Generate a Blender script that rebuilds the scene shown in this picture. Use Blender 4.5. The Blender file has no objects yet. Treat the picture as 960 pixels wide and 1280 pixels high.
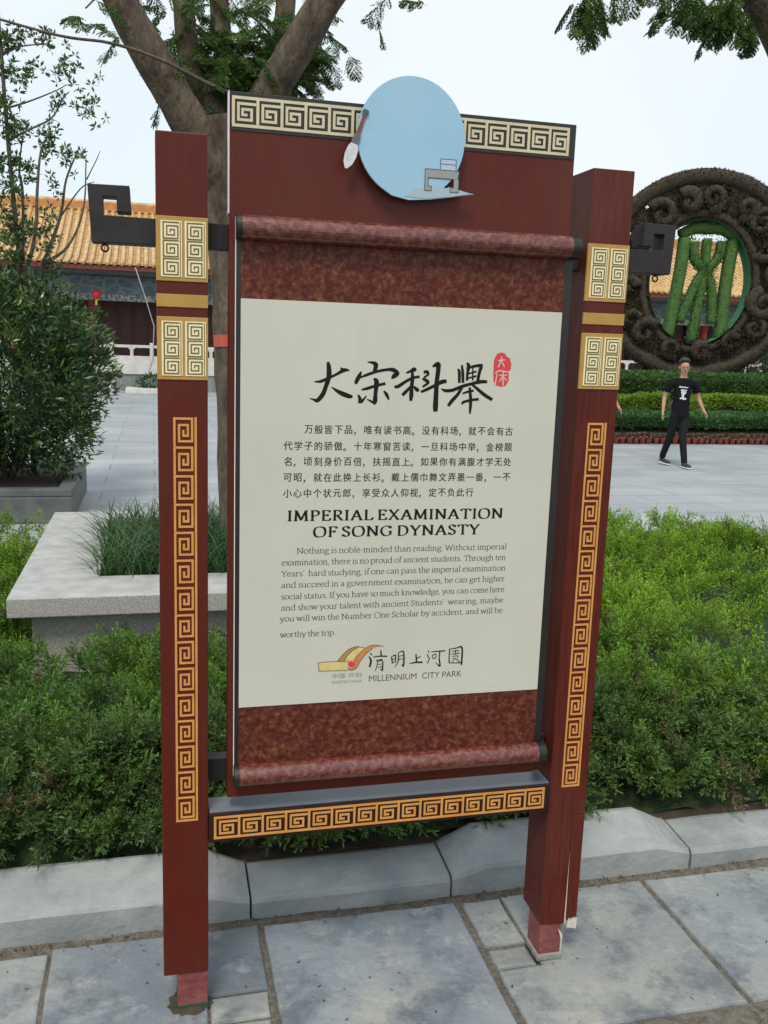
import bpy, bmesh, math, random
import numpy as np
from mathutils import Vector, Matrix
R = math.radians
SC = bpy.context.scene
COL = SC.collection

# ------------------------------------------------------------------ camera
cam_d = bpy.data.cameras.new('camera'); cam_o = bpy.data.objects.new('camera', cam_d); COL.objects.link(cam_o)
cam_d.sensor_fit = 'HORIZONTAL'; cam_d.sensor_width = 36.0; cam_d.lens = 43.126; cam_d.clip_start = 0.05; cam_d.clip_end = 2000
rt, up, fw = Vector((.97016, -.2402, .03319)), Vector((.01128, .18145, .98334)), Vector((.24222, .95361, -.17874))
M = Matrix(((rt.x, up.x, -fw.x), (rt.y, up.y, -fw.y), (rt.z, up.z, -fw.z)))
cam_o.matrix_world = Matrix.Translation((-.0105, -2.145, 1.7)) @ M.to_4x4()
SC.camera = cam_o
# ------------------------------------------------------------------ sky, sun, exposure
SUN_EL, SUN_AZ = 58, 205          # degrees; azimuth clockwise from +y
W = bpy.data.worlds.new('World'); SC.world = W; W.use_nodes = True
nt = W.node_tree; nt.nodes.clear()
sky = nt.nodes.new('ShaderNodeTexSky'); sky.sky_type = 'NISHITA'; sky.sun_disc = False
sky.sun_elevation = R(SUN_EL); sky.sun_rotation = R(SUN_AZ); sky.dust_density = 4; sky.air_density = 1.0; sky.ozone_density = 1.0
bg = nt.nodes.new('ShaderNodeBackground'); bg.inputs['Strength'].default_value = 0.1
# thin even cloud: a pale veil mixed over the clear sky
tc = nt.nodes.new('ShaderNodeTexCoord'); no = nt.nodes.new('ShaderNodeTexNoise')
no.inputs['Scale'].default_value = 1.3; no.inputs['Detail'].default_value = 4
nt.links.new(tc.outputs['Generated'], no.inputs['Vector'])
rp = nt.nodes.new('ShaderNodeValToRGB'); rp.color_ramp.elements[0].color = (7.2, 8.4, 9.6, 1); rp.color_ramp.elements[1].color = (8.8, 9.45, 9.75, 1)
rp.color_ramp.elements[0].position = .35; rp.color_ramp.elements[1].position = .65
nt.links.new(no.outputs['Fac'], rp.inputs['Fac'])
mx = nt.nodes.new('ShaderNodeMixRGB'); mx.inputs['Fac'].default_value = .88
nt.links.new(sky.outputs['Color'], mx.inputs['Color1']); nt.links.new(rp.outputs['Color'], mx.inputs['Color2'])
nt.links.new(mx.outputs['Color'], bg.inputs['Color'])
wo = nt.nodes.new('ShaderNodeOutputWorld'); nt.links.new(bg.outputs['Background'], wo.inputs['Surface'])
sd = bpy.data.lights.new('sun', 'SUN'); sd.energy = 2.0; sd.angle = R(16); sd.color = (1, .94, .82)
so = bpy.data.objects.new('sun', sd); COL.objects.link(so)
az, el = R(SUN_AZ), R(SUN_EL)
sdir = Vector((math.sin(az)*math.cos(el), math.cos(az)*math.cos(el), math.sin(el)))
so.rotation_euler = sdir.to_track_quat('Z', 'Y').to_euler(); so.location = sdir*60
SC.view_settings.view_transform = 'Standard'; SC.view_settings.look = 'None'; SC.view_settings.exposure = 0.18; SC.view_settings.gamma = 1
SC.view_settings.use_curve_mapping = False
SC.render.engine = 'CYCLES'; SC.cycles.max_bounces = 6; SC.cycles.diffuse_bounces = 3; SC.cycles.transparent_max_bounces = 4
SC.render.film_transparent = False

# ------------------------------------------------------------------ materials
MATS = {}
def mat(name, col, rough=.6, col2=None, scale=8, lo=.35, hi=.65, bump=0, bscale=60, metal=0, spec=.5, detail=6, stretch=None, tint=False, trans=0, coat=0):
    m = bpy.data.materials.new(name); m.use_nodes = True
    n = m.node_tree.nodes; l = m.node_tree.links; b = n['Principled BSDF']
    b.inputs['Roughness'].default_value = rough; b.inputs['Metallic'].default_value = metal
    b.inputs['Specular IOR Level'].default_value = spec
    if coat: b.inputs['Coat Weight'].default_value = coat; b.inputs['Coat Roughness'].default_value = .15
    t = n.new('ShaderNodeTexCoord'); vec = t.outputs['Object']
    if stretch:
        mp = n.new('ShaderNodeMapping'); mp.inputs['Scale'].default_value = stretch; l.new(vec, mp.inputs['Vector']); vec = mp.outputs['Vector']
    c = None
    if col2 is not None:
        x = n.new('ShaderNodeTexNoise'); x.inputs['Scale'].default_value = scale; x.inputs['Detail'].default_value = detail; x.inputs['Roughness'].default_value = .62
        l.new(vec, x.inputs['Vector'])
        r = n.new('ShaderNodeValToRGB'); r.color_ramp.elements[0].color = (*col, 1); r.color_ramp.elements[1].color = (*col2, 1)
        r.color_ramp.elements[0].position = lo; r.color_ramp.elements[1].position = hi
        l.new(x.outputs['Fac'], r.inputs['Fac']); c = r.outputs['Color']
    else: b.inputs['Base Color'].default_value = (*col, 1)
    if tint:
        a = n.new('ShaderNodeAttribute'); a.attribute_name = 'tint'
        if c is None: c = a.outputs['Color']
        else:
            q = n.new('ShaderNodeMixRGB'); q.blend_type = 'MULTIPLY'; q.inputs['Fac'].default_value = 1
            l.new(c, q.inputs['Color1']); l.new(a.outputs['Color'], q.inputs['Color2']); c = q.outputs['Color']
    if c is not None: l.new(c, b.inputs['Base Color'])
    if bump:
        y = n.new('ShaderNodeTexNoise'); y.inputs['Scale'].default_value = bscale; y.inputs['Detail'].default_value = 5; l.new(vec, y.inputs['Vector'])
        u = n.new('ShaderNodeBump'); u.inputs['Strength'].default_value = bump; u.inputs['Distance'].default_value = .02
        l.new(y.outputs['Fac'], u.inputs['Height']); l.new(u.outputs['Normal'], b.inputs['Normal'])
    if trans:
        tr = n.new('ShaderNodeBsdfTranslucent'); ms = n.new('ShaderNodeMixShader'); ms.inputs['Fac'].default_value = trans
        if c is not None: l.new(c, tr.inputs['Color'])
        else: tr.inputs['Color'].default_value = (*col, 1)
        l.new(b.outputs['BSDF'], ms.inputs[1]); l.new(tr.outputs['BSDF'], ms.inputs[2]); l.new(ms.outputs['Shader'], n['Material Output'].inputs['Surface'])
    MATS[name] = m
    return m

RED = mat('red_brown_paint', (.090, .0130, .0066), .42, (.102, .0152, .0080), 6, spec=.25, bump=.05, bscale=30, stretch=(14, 14, 1.2))
REDW = mat('weathered_red_paint', (.078, .0112, .0062), .48, (.115, .021, .014), 9, spec=.2, bump=.2, bscale=25, stretch=(12, 12, .8))
STUB = mat('faded_red_stub', (.17, .035, .035), .6, (.24, .08, .07), 20, bump=.25, bscale=60)
DARK = mat('charcoal_metal', (.024, .020, .021), .5, (.036, .031, .031), 12, bump=.06, spec=.25)
def weather(m, dust=(.20, .15, .11), amt=.35):     # handling marks, dust and faded patches in the paint
    n = m.node_tree.nodes; l = m.node_tree.links; b = n['Principled BSDF']; old = b.inputs['Base Color'].links[0].from_socket; t = n.new('ShaderNodeTexCoord')
    for sc_, st_, p0, p1, c, k in ((2.2, (1, 1, .6), .5, .8, dust, amt*.35), (38, (1, 1, .12), .68, .76, dust, amt*.4), (120, (1, 1, 1), .72, .76, (.34, .28, .22), amt), (4, (1, 1, .4), .55, .75, (.03, .008, .007), amt)):
        mp = n.new('ShaderNodeMapping'); mp.inputs['Scale'].default_value = st_; l.new(t.outputs['Object'], mp.inputs['Vector'])
        x = n.new('ShaderNodeTexNoise'); x.inputs['Scale'].default_value = sc_; x.inputs['Detail'].default_value = 5; l.new(mp.outputs['Vector'], x.inputs['Vector'])
        r = n.new('ShaderNodeValToRGB'); r.color_ramp.elements[0].position = p0; r.color_ramp.elements[1].position = p1; r.color_ramp.elements[1].color = (k, k, k, 1); l.new(x.outputs['Fac'], r.inputs['Fac'])
        q = n.new('ShaderNodeMixRGB'); l.new(r.outputs['Color'], q.inputs['Fac']); l.new(old, q.inputs['Color1']); q.inputs['Color2'].default_value = (*c, 1); old = q.outputs['Color']
    l.new(old, b.inputs['Base Color'])
weather(RED, amt=.3); weather(REDW, amt=.5)
BLACK = mat('black_trim', (.012, .012, .011), .35, (.02, .019, .018), 10)
RAILTOP = mat('grey_rail_sky_sheen', (.13, .155, .19), .3, (.16, .185, .22), 10)  # glossy grey beam top with its sky reflection put into the colour
GOLD = mat('gold_paint', (.40, .22, .045), .45, (.47, .265, .06), 14)
CREAM = mat('cream_fret', (.80, .70, .40), .45, (.88, .80, .50), 30)
CREAM2 = mat('pale_band_fret', (.56, .49, .31), .5, (.64, .57, .37), 30)
OLIVE = mat('olive_groove', (.13, .09, .03), .55, (.17, .12, .045), 30)
ORANGE = mat('orange_fret', (.58, .255, .055), .5, (.68, .32, .085), 24)
PAPER = mat('poster_paper', (.545, .535, .455), .4, (.585, .575, .49), 3.2, bump=.03, bscale=6, spec=.3)
BEAM = mat('dark_beam_paint', (.020, .0085, .007), .4, (.032, .013, .010), 10, spec=.3)
WHITE = mat('white_edge', (.75, .76, .76), .35)
INK = mat('ink', (.010, .009, .007), .6, spec=.2)
INK2 = mat('grey_ink', (.11, .10, .083), .6, spec=.2)
INKC = mat('black_text_ink', (.025, .022, .018), .6, spec=.2)
INK3 = mat('pale_grey_ink', (.26, .25, .22), .55)
SEALM = mat('seal_red', (.62, .035, .045), .45, (.7, .06, .06), 160)
def brocade():
    m = mat('brocade', (.108, .0195, .0125), .5, (.225, .088, .044), 72, .42, .70, bump=.05, spec=.25, bscale=80)
    n = m.node_tree.nodes; l = m.node_tree.links; b = n['Principled BSDF']
    t = n.new('ShaderNodeTexCoord'); v = n.new('ShaderNodeTexVoronoi'); v.feature = 'DISTANCE_TO_EDGE'; v.inputs['Scale'].default_value = 48
    d = n.new('ShaderNodeTexNoise'); d.inputs['Scale'].default_value = 35; d.inputs['Detail'].default_value = 3
    ad = n.new('ShaderNodeMixRGB'); ad.blend_type = 'ADD'; ad.inputs['Fac'].default_value = .06
    l.new(t.outputs['Object'], d.inputs['Vector']); l.new(t.outputs['Object'], ad.inputs['Color1']); l.new(d.outputs['Color'], ad.inputs['Color2']); l.new(ad.outputs['Color'], v.inputs['Vector'])
    r = n.new('ShaderNodeValToRGB'); r.color_ramp.elements[0].color = (.55, .5, .5, 1); r.color_ramp.elements[1].color = (1.1, 1, 1, 1)
    r.color_ramp.elements[0].position = .0; r.color_ramp.elements[1].position = .35
    l.new(v.outputs['Distance'], r.inputs['Fac'])
    q = n.new('ShaderNodeMixRGB'); q.blend_type = 'MULTIPLY'; q.inputs['Fac'].default_value = 1
    old = b.inputs['Base Color'].links[0].from_socket
    l.new(old, q.inputs['Color1']); l.new(r.outputs['Color'], q.inputs['Color2']); l.new(q.outputs['Color'], b.inputs['Base Color'])
    return m
BROC = brocade()
ROLL = mat('roller_brocade', (.098, .0175, .0145), .28, (.23, .085, .055), 80, .42, .68, bump=.05, bscale=80, coat=.5)
STONE = mat('blue_grey_stone', (.155, .168, .176), .68, (.28, .288, .278), 3.2, .3, .7, bump=.25, bscale=40, tint=True)
KERB = mat('kerb_stone', (.225, .242, .243), .68, (.36, .37, .36), 4, bump=.2, bscale=50, tint=False)
DIRT = mat('dirt', (.085, .072, .055), .92, (.175, .155, .125), 45, bump=.6, bscale=120)
SOIL = mat('bed_soil', (.035, .027, .018), .95, (.07, .052, .035), 12, bump=.6, bscale=60)
GRANITE = mat('speckled_granite', (.22, .205, .19), .55, (.52, .49, .46), 190, .38, .62, bump=.1, bscale=200, detail=3)
GRANTOP = mat('smooth_granite', (.42, .415, .40), .5, (.54, .53, .52), 5, bump=.05, bscale=120)
BOXSTONE = mat('grey_planter_stone', (.075, .085, .085), .6, (.135, .145, .14), 4, bump=.15, bscale=60)
BARK = mat('mimosa_bark', (.050, .036, .023), .9, (.165, .125, .085), 13, .34, .66, bump=1.0, bscale=45, stretch=(1, 1, .35), detail=9)
BARK2 = mat('thin_stem_bark', (.07, .055, .04), .85, (.14, .11, .085), 20, bump=.4)
BAND = mat('orange_red_band', (.50, .075, .045), .6, (.58, .11, .07), 20)
LEAF = mat('leaf_green', (1, 1, 1), .5, tint=True, trans=.3, spec=.35)
LEAFG = mat('glossy_leaf', (1, 1, 1), .35, tint=True, trans=.15, spec=.5)
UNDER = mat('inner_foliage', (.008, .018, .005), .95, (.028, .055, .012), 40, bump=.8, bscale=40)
GREYW = mat('hall_grey_brick', (.17, .175, .17), .85, (.24, .245, .235), 10, bump=.2)
MARBLE = mat('terrace_marble', (.52, .5, .46), .55, (.64, .62, .58), 4)
MAROON = mat('maroon_door', (.055, .012, .010), .5, (.08, .018, .015), 6)
VERM = mat('vermilion_column', (.26, .028, .02), .45, (.33, .045, .03), 6)
SKIN = mat('skin', (.42, .215, .14), .55, (.49, .26, .175), 30)
HAIR = mat('hair', (.012, .01, .009), .5)
SHIRT = mat('black_shirt', (.006, .0065, .009), .9, (.012, .0125, .016), 40, bump=.35, bscale=14, spec=.12)
TROUS = mat('dark_trousers', (.010, .0105, .011), .9, (.018, .018, .02), 30, bump=.35, bscale=14, spec=.12)
SHOE = mat('dark_shoe', (.03, .03, .033), .6); SOLE = mat('white_sole', (.7, .7, .68), .6)
GLASS = mat('glasses_frame', (.08, .03, .03), .3)

# ------------------------------------------------------------------ mesh helpers
class MB:
    def __init__(s): s.v = []; s.f = []
    def add(s, vs, fs):
        o = len(s.v); s.v += [tuple(p) for p in vs]; s.f += [tuple(i+o for i in f) for f in fs]; return s
    def box(s, x0, x1, y0, y1, z0, z1):
        return s.add([(x0,y0,z0),(x1,y0,z0),(x1,y1,z0),(x0,y1,z0),(x0,y0,z1),(x1,y0,z1),(x1,y1,z1),(x0,y1,z1)],
                     [(0,3,2,1),(4,5,6,7),(0,1,5,4),(1,2,6,5),(2,3,7,6),(3,0,4,7)])
    def prism(s, poly, y0, y1):          # polygon in x,z extruded along y
        n = len(poly)
        a = sum(poly[i][0]*poly[(i+1)%n][1]-poly[(i+1)%n][0]*poly[i][1] for i in range(n))
        if a < 0: poly = poly[::-1]
        vs = [(x, y0, z) for x, z in poly] + [(x, y1, z) for x, z in poly]
        return s.add(vs, [tuple(range(n)), tuple(range(2*n-1, n-1, -1))] + [((i+1)%n, i, n+i, n+(i+1)%n) for i in range(n)])
    def prism_x(s, poly, x0, x1):        # polygon in y,z extruded along x
        n = len(poly)
        vs = [(x0, y, z) for y, z in poly] + [(x1, y, z) for y, z in poly]
        return s.add(vs, [tuple(range(n-1,-1,-1)), tuple(range(n, 2*n))] + [(i, (i+1)%n, n+(i+1)%n, n+i) for i in range(n)])
    def tube(s, pts, rad, n=8, caps=True, closed=False):
        pts = [Vector(p) for p in pts]; k = len(pts)
        if not hasattr(rad, '__len__'): rad = [rad]*k
        vs = []; prev = None
        for i, p in enumerate(pts):
            a = pts[(i-1)%k] if (closed or i > 0) else p; b = pts[(i+1)%k] if (closed or i < k-1) else p
            t = (b-a); t = t.normalized() if t.length > 1e-9 else Vector((0,0,1))
            if prev is None:
                u = t.orthogonal().normalized()
            else:
                u = (prev - t*prev.dot(t)); u = u.normalized() if u.length > 1e-6 else t.orthogonal().normalized()
            prev = u; w = t.cross(u)
            for j in range(n):
                q = 2*math.pi*j/n; vs.append(p + (u*math.cos(q) + w*math.sin(q))*rad[i])
        fs = []
        for i in range(k if closed else k-1):
            i2 = (i+1)%k
            for j in range(n): fs.append((i*n+j, i*n+(j+1)%n, i2*n+(j+1)%n, i2*n+j))
        if caps and not closed: fs += [tuple(range(n-1,-1,-1)), tuple(range((k-1)*n, k*n))]
        return s.add(vs, fs)
    def lathe(s, prof, c=(0,0,0), n=16):  # profile of (r,z)
        vs = [(c[0]+r*math.cos(2*math.pi*j/n), c[1]+r*math.sin(2*math.pi*j/n), c[2]+z) for r, z in prof for j in range(n)]
        fs = [(i*n+j, i*n+(j+1)%n, (i+1)*n+(j+1)%n, (i+1)*n+j) for i in range(len(prof)-1) for j in range(n)]
        fs += [tuple(range(n-1,-1,-1)), tuple(range((len(prof)-1)*n, len(prof)*n))]
        return s.add(vs, fs)
    def build(s, name, m, parent=None, bevel=0, smooth=False, loc=None):
        me = bpy.data.meshes.new(name); me.from_pydata(s.v, [], s.f); me.validate()
        return link(name, me, m, parent, bevel, smooth)
def link(name, me, m, parent=None, bevel=0, smooth=False):
    if m is not None and not me.materials: me.materials.append(m)
    o = bpy.data.objects.new(name, me); COL.objects.link(o)
    if parent is not None: o.parent = parent
    if smooth:
        me.polygons.foreach_set('use_smooth', [True]*len(me.polygons))
    if bevel:
        b = o.modifiers.new('bevel', 'BEVEL'); b.width = bevel; b.segments = 2; b.limit_method = 'ANGLE'; b.angle_limit = R(40)
    return o
def empty(name, label, cat, loc=(0,0,0), group=None):
    o = bpy.data.objects.new(name, None); COL.objects.link(o); o.empty_display_size = .1; tag(o, label, cat, group)
    return o
def tag(o, label=None, cat=None, group=None, kind=None):
    if label: o['label'] = label
    if cat: o['category'] = cat
    if group: o['group'] = group
    if kind: o['kind'] = kind
    return o
def npmesh(name, V, F, m, parent=None, tint=None, smooth=False):
    V = np.asarray(V, np.float32).reshape(-1, 3); F = np.asarray(F, np.int32); k = F.shape[1]
    me = bpy.data.meshes.new(name); me.vertices.add(len(V)); me.vertices.foreach_set('co', V.ravel())
    me.loops.add(F.size); me.loops.foreach_set('vertex_index', F.ravel())
    me.polygons.add(len(F)); me.polygons.foreach_set('loop_start', np.arange(0, F.size, k, dtype=np.int32))
    me.update(calc_edges=True)
    if tint is not None:
        a = me.color_attributes.new('tint', 'FLOAT_COLOR', 'POINT'); c = np.ones((len(V), 4), np.float32); c[:, :3] = tint; a.data.foreach_set('color', c.ravel())
    return link(name, me, m, parent, 0, smooth)
rng = np.random.default_rng(7)
def unit(a): return a/np.maximum(np.linalg.norm(a, axis=-1, keepdims=True), 1e-9)
def leaves(P, D, L, Wd, col, N=None, bend=.0):
    """diamond leaf quads: base P, direction D, length L, width Wd"""
    P = np.asarray(P); D = unit(np.asarray(D)); k = len(P)
    if N is None: N = rng.normal(size=(k, 3))
    S = unit(np.cross(D, N)); Nn = np.cross(S, D)
    L = np.broadcast_to(L, (k,))[:, None]; Wd = np.broadcast_to(Wd, (k,))[:, None]
    V = np.stack([P, P + D*L*.5 + S*Wd*.5 + Nn*L*bend, P + D*L, P + D*L*.5 - S*Wd*.5 + Nn*L*bend], 1)
    F = np.arange(4*k).reshape(k, 4)
    T = np.repeat(np.asarray(col).reshape(k, 3), 4, 0)
    return V.reshape(-1, 3), F, T
def merge(parts):
    V, F, T, o = [], [], [], 0
    for v, f, t in parts: V.append(v); F.append(f+o); T.append(t); o += len(v)
    return np.concatenate(V), np.concatenate(F), np.concatenate(T)
def vnoise(P, s, seed=0):
    """cheap smooth noise in -1..1"""
    r = np.random.default_rng(seed); out = 0
    for i in range(5):
        k = r.normal(size=3)*s*(1+.5*i); out = out + np.sin(P @ k + r.uniform(0, 6.28))/(1+.35*i)
    return out/2.6
TITLE= [[(353.8,1610.1,2.1),(369.2,1611.5,6.9),(386.3,1619.2,6.4),(408.7,1630.1,6.4),(420.6,1637.7,9.6),(428.6,1639.2,7.5),(436.7,1638.1,2.1)],[(415.0,1644.0,2.7),(421.9,1639.0,8.0),(427.2,1639.2,6.4)],[(384.9,1656.2,6.9),(387.6,1642.0,11.2),(387.6,1621.3,11.7),(381.4,1600.3,10.1),(374.6,1581.9,10.7),(362.1,1567.3,9.6),(352.8,1569.0,4.8),(343.5,1571.7,1.6)],[(394.2,1599.3,1.6),(407.0,1590.9,7.0),(420.6,1584.1,10.8),(436.9,1578.4,10.3),(445.6,1577.5,6.0)],[(479.3,1658.8,2.2),(491.5,1657.8,6.5),(499.8,1652.8,10.9),(496.3,1635.7,8.2)],[(465.0,1636.2,3.8),(459.9,1625.6,9.2),(453.6,1612.4,9.2),(452.4,1607.1,5.4)],[(462.7,1622.5,3.8),(478.8,1629.2,6.5),(503.1,1637.7,6.6),(527.5,1642.5,7.1),(542.6,1642.1,9.9),(552.6,1634.5,9.9),(544.5,1627.7,11.0),(538.7,1621.7,2.8)],[(466.8,1594.3,3.3),(479.8,1597.2,7.1),(501.4,1604.2,6.6),(524.5,1610.0,6.6)],[(495.4,1620.7,4.4),(502.5,1613.5,12.0),(500.9,1587.1,9.3),(500.4,1568.5,11.0),(498.8,1559.2,2.7)],[(500.0,1563.2,7.1),(480.6,1572.1,2.2)],[(458.5,1582.2,3.8),(463.4,1573.1,8.2),(463.7,1562.5,9.3)],[(467.1,1565.2,7.1),(479.0,1580.0,2.7)],[(521.0,1592.2,3.9),(528.2,1583.6,8.3),(534.1,1571.8,3.9)],[(574.4,1635.8,3.9),(585.3,1640.6,6.7),(593.4,1644.8,10.0),(597.8,1640.9,6.7)],[(546.5,1602.6,6.1),(556.2,1604.1,8.3),(575.1,1616.5,7.2),(591.5,1624.8,6.7),(608.1,1627.9,6.1)],[(589.4,1642.0,5.6),(590.2,1620.8,9.5),(589.0,1602.1,8.9),(588.9,1583.5,10.6),(588.1,1570.0,6.7)],[(586.8,1603.4,6.7),(573.4,1589.8,8.3),(566.7,1583.0,7.2)],[(593.7,1604.9,4.5),(602.4,1597.1,9.5),(608.1,1595.1,5.0)],[(617.4,1638.8,7.3),(625.8,1639.8,7.9),(628.9,1633.7,5.6),(619.3,1626.8,4.5)],[(615.2,1624.1,5.6),(625.3,1619.0,8.4),(629.7,1613.7,6.2),(616.1,1604.1,5.0)],[(612.4,1592.0,5.6),(626.2,1597.6,7.3),(651.0,1610.2,7.9),(664.9,1617.2,10.2),(676.1,1618.8,8.0)],[(639.2,1652.6,4.5),(651.7,1658.3,12.4),(653.6,1646.3,11.3),(651.3,1616.9,11.3),(650.8,1584.6,11.9),(650.6,1557.7,13.1),(651.1,1545.5,10.2)],[(703.1,1649.0,4.5),(706.9,1641.0,7.4),(708.2,1615.5,6.9)],[(712.6,1658.6,5.1),(715.6,1639.9,7.4),(717.6,1615.7,6.9)],[(725.2,1664.3,4.6),(729.9,1656.4,9.7),(727.9,1640.2,6.9),(727.4,1621.3,6.3)],[(724.6,1648.2,4.0),(740.0,1655.3,6.3),(760.0,1658.5,8.1),(765.8,1657.3,6.3)],[(762.9,1657.3,8.6),(758.0,1640.9,8.1),(754.9,1619.2,8.1)],[(730.8,1638.1,4.0),(750.7,1644.0,4.6)],[(730.0,1627.3,4.0),(751.2,1633.2,4.6)],[(740.6,1655.3,3.4),(742.3,1621.7,4.0)],[(662.8,1601.0,2.3),(672.9,1596.4,7.4),(691.4,1597.6,8.0),(716.6,1607.6,8.0),(739.3,1614.0,7.5),(762.1,1619.4,8.7),(779.5,1619.8,7.0)],[(716.6,1607.6,7.5),(706.1,1588.4,8.0),(692.6,1573.3,9.1),(682.4,1559.5,7.4)],[(739.3,1613.5,4.6),(757.4,1600.3,7.5),(775.5,1587.1,8.7),(795.1,1576.5,7.6)],[(717.5,1590.0,4.0),(731.7,1594.9,5.8),(745.9,1597.9,5.2)],[(717.4,1564.2,5.2),(721.4,1569.7,6.3),(741.4,1575.0,6.4),(760.1,1577.2,6.4)],[(735.4,1605.3,6.3),(738.9,1578.2,8.1),(739.5,1556.4,7.5),(738.8,1541.3,4.0)]]
SEAL= [(797.7,1681.1),(801.7,1688.0),(813.1,1691.6),(822.0,1688.6),(825.9,1682.0),(834.3,1678.2),(839.6,1664.8),(838.9,1651.1),(833.3,1646.9),(835.3,1623.8),(828.2,1611.4),(815.1,1608.3),(801.8,1612.1),(795.3,1622.9),(793.9,1647.3),(793.9,1671.6)]
SEALW= [[(813.2,1680.8,2.6),(811.9,1672.1,2.9),(805.9,1655.2,2.6)],[(813.1,1672.1,2.6),(821.6,1656.7,2.6)],[(804.1,1671.3,2.3),(822.9,1673.8,2.3)],[(798.0,1641.4,2.3),(809.9,1646.9,2.9),(831.1,1644.4,2.9)],[(803.3,1639.9,2.6),(800.2,1613.5,2.6)],[(809.1,1635.7,2.3),(829.8,1637.3,2.3)],[(818.7,1646.3,2.6),(820.8,1612.0,2.9)],[(818.4,1632.9,2.3),(810.9,1620.5,2.3)],[(820.7,1633.0,2.3),(829.5,1623.1,2.3)]]
PARK= [[(507.4,943.4,2.2),(513.2,936.8,3.9)],[(504.9,934.4,2.8),(510.8,922.8,6.1),(507.8,905.9,6.1)],[(516.1,931.6,2.8),(531.4,933.1,3.9),(552.4,932.0,4.5)],[(535.1,948.5,3.9),(537.0,932.8,4.5)],[(523.4,922.1,2.2),(540.1,924.7,3.4)],[(527.6,921.9,2.8),(526.6,907.7,2.8),(522.9,895.1,2.2)],[(529.0,919.8,2.2),(540.8,919.8,3.4),(541.1,895.5,5.1)],[(529.3,911.9,2.0),(539.1,912.2,2.2)],[(529.5,904.7,2.0),(539.3,905.1,2.2)],[(541.1,894.1,3.9),(533.9,900.2,1.4)],[(563.7,930.0,3.9),(566.3,912.7,4.5)],[(563.7,930.0,2.2),(573.4,933.8,4.0),(574.1,915.2,3.4)],[(565.4,922.2,2.2),(573.2,923.8,2.3)],[(566.3,913.6,2.8),(573.5,915.2,2.3)],[(580.3,939.1,2.8),(581.9,919.1,4.0),(573.2,902.4,1.7)],[(580.3,939.1,2.3),(594.3,941.8,4.0),(595.7,905.4,5.1),(589.9,908.6,1.7)],[(582.0,930.5,2.0),(593.8,932.1,2.3)],[(582.3,921.9,2.0),(594.1,923.5,2.3)],[(627.2,933.9,4.0),(629.5,912.2,5.1)],[(629.1,922.3,3.4),(640.3,926.9,2.9)],[(611.1,909.5,2.3),(625.3,911.6,4.6),(645.3,911.4,5.7)],[(658.3,942.3,2.3),(661.4,936.4,3.5)],[(657.3,932.3,2.9),(660.6,922.1,4.0)],[(658.3,907.8,3.5),(664.8,923.3,2.3)],[(667.1,937.6,2.3),(684.3,938.2,4.0),(704.5,938.6,4.1)],[(670.9,928.8,2.9),(673.1,918.6,2.9)],[(670.9,928.8,2.3),(680.3,930.6,2.9),(679.9,920.2,2.9)],[(673.1,919.4,2.3),(679.9,920.2,2.3)],[(690.1,936.4,4.0),(689.5,919.1,4.0),(691.9,898.8,5.2),(679.8,909.5,1.1)],[(715.8,943.8,3.5),(716.2,906.1,4.1)],[(714.4,942.4,2.3),(733.2,944.4,3.5),(749.2,944.5,5.3),(750.1,898.5,5.9)],[(716.2,905.6,2.9),(748.3,904.4,2.9)],[(722.0,936.3,2.3),(742.3,937.3,2.9)],[(732.0,940.1,2.6),(732.6,927.1,2.9)],[(720.9,929.1,2.3),(744.1,930.2,2.6)],[(725.5,923.1,2.3),(740.0,923.8,2.6)],[(725.5,923.1,2.0),(726.5,915.8,2.3)],[(739.5,922.9,2.0),(739.3,916.0,2.3)],[(733.0,918.3,2.9),(724.8,908.6,2.3)],[(733.1,916.9,2.6),(745.3,906.1,2.9)]]
L_ROLL= [[(379.3,924.4),(384.4,925.6),(424.2,925.0),(453.8,922.6),(451.4,914.4),(452.2,900.9),(384.9,902.5),(380.7,904.9),(378.1,911.9),(377.9,919.5)]]
L_SHEET= [[(442.1,925.8),(451.2,940.5),(465.6,953.8),(478.1,959.6),(495.2,956.4),(478.6,941.2),(466.4,924.9)]]
L_BAND= [[(424.8,925.4),(434.4,938.1),(444.6,949.0),(459.1,957.8),(475.9,961.3),(486.6,959.9),(473.9,958.3),(463.5,953.2),(451.1,942.2),(441.0,925.4)]]
L_FLAP= [[(466.4,924.5),(474.5,937.1),(491.1,952.5),(505.7,961.6),(520.6,963.0),(542.1,959.4),(527.1,958.8),(514.4,955.7),(499.8,944.5),(485.4,926.8),(476.4,909.8),(469.1,902.1),(460.7,900.4),(453.2,903.5),(450.9,910.1),(460.5,906.3),(468.9,911.3)]]
L_CORE= [[(452.2,916.6),(453.8,921.9),(460.1,924.4),(467.5,921.8),(470.4,916.0),(467.8,910.9),(460.5,908.5),(454.5,911.0)]]
L_LINES= [[(378.1,911.9),(377.9,919.5),(380.3,924.7),(424.2,925.0),(453.8,922.6)],[(378.1,911.9),(381.1,904.2),(384.9,902.5),(452.2,900.9)],[(424.8,925.4),(444.6,949.0),(459.1,957.8),(475.9,961.3),(495.2,956.4)],[(442.1,925.8),(451.2,940.5),(465.6,953.8),(478.1,958.6)],[(466.4,924.5),(474.5,937.1),(491.1,952.5),(505.7,961.6),(520.6,963.0),(542.1,959.4)],[(452.1,903.5),(460.7,900.4),(469.1,902.1),(476.4,909.8),(485.4,926.8),(499.8,944.5),(514.4,955.7)]]
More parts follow.
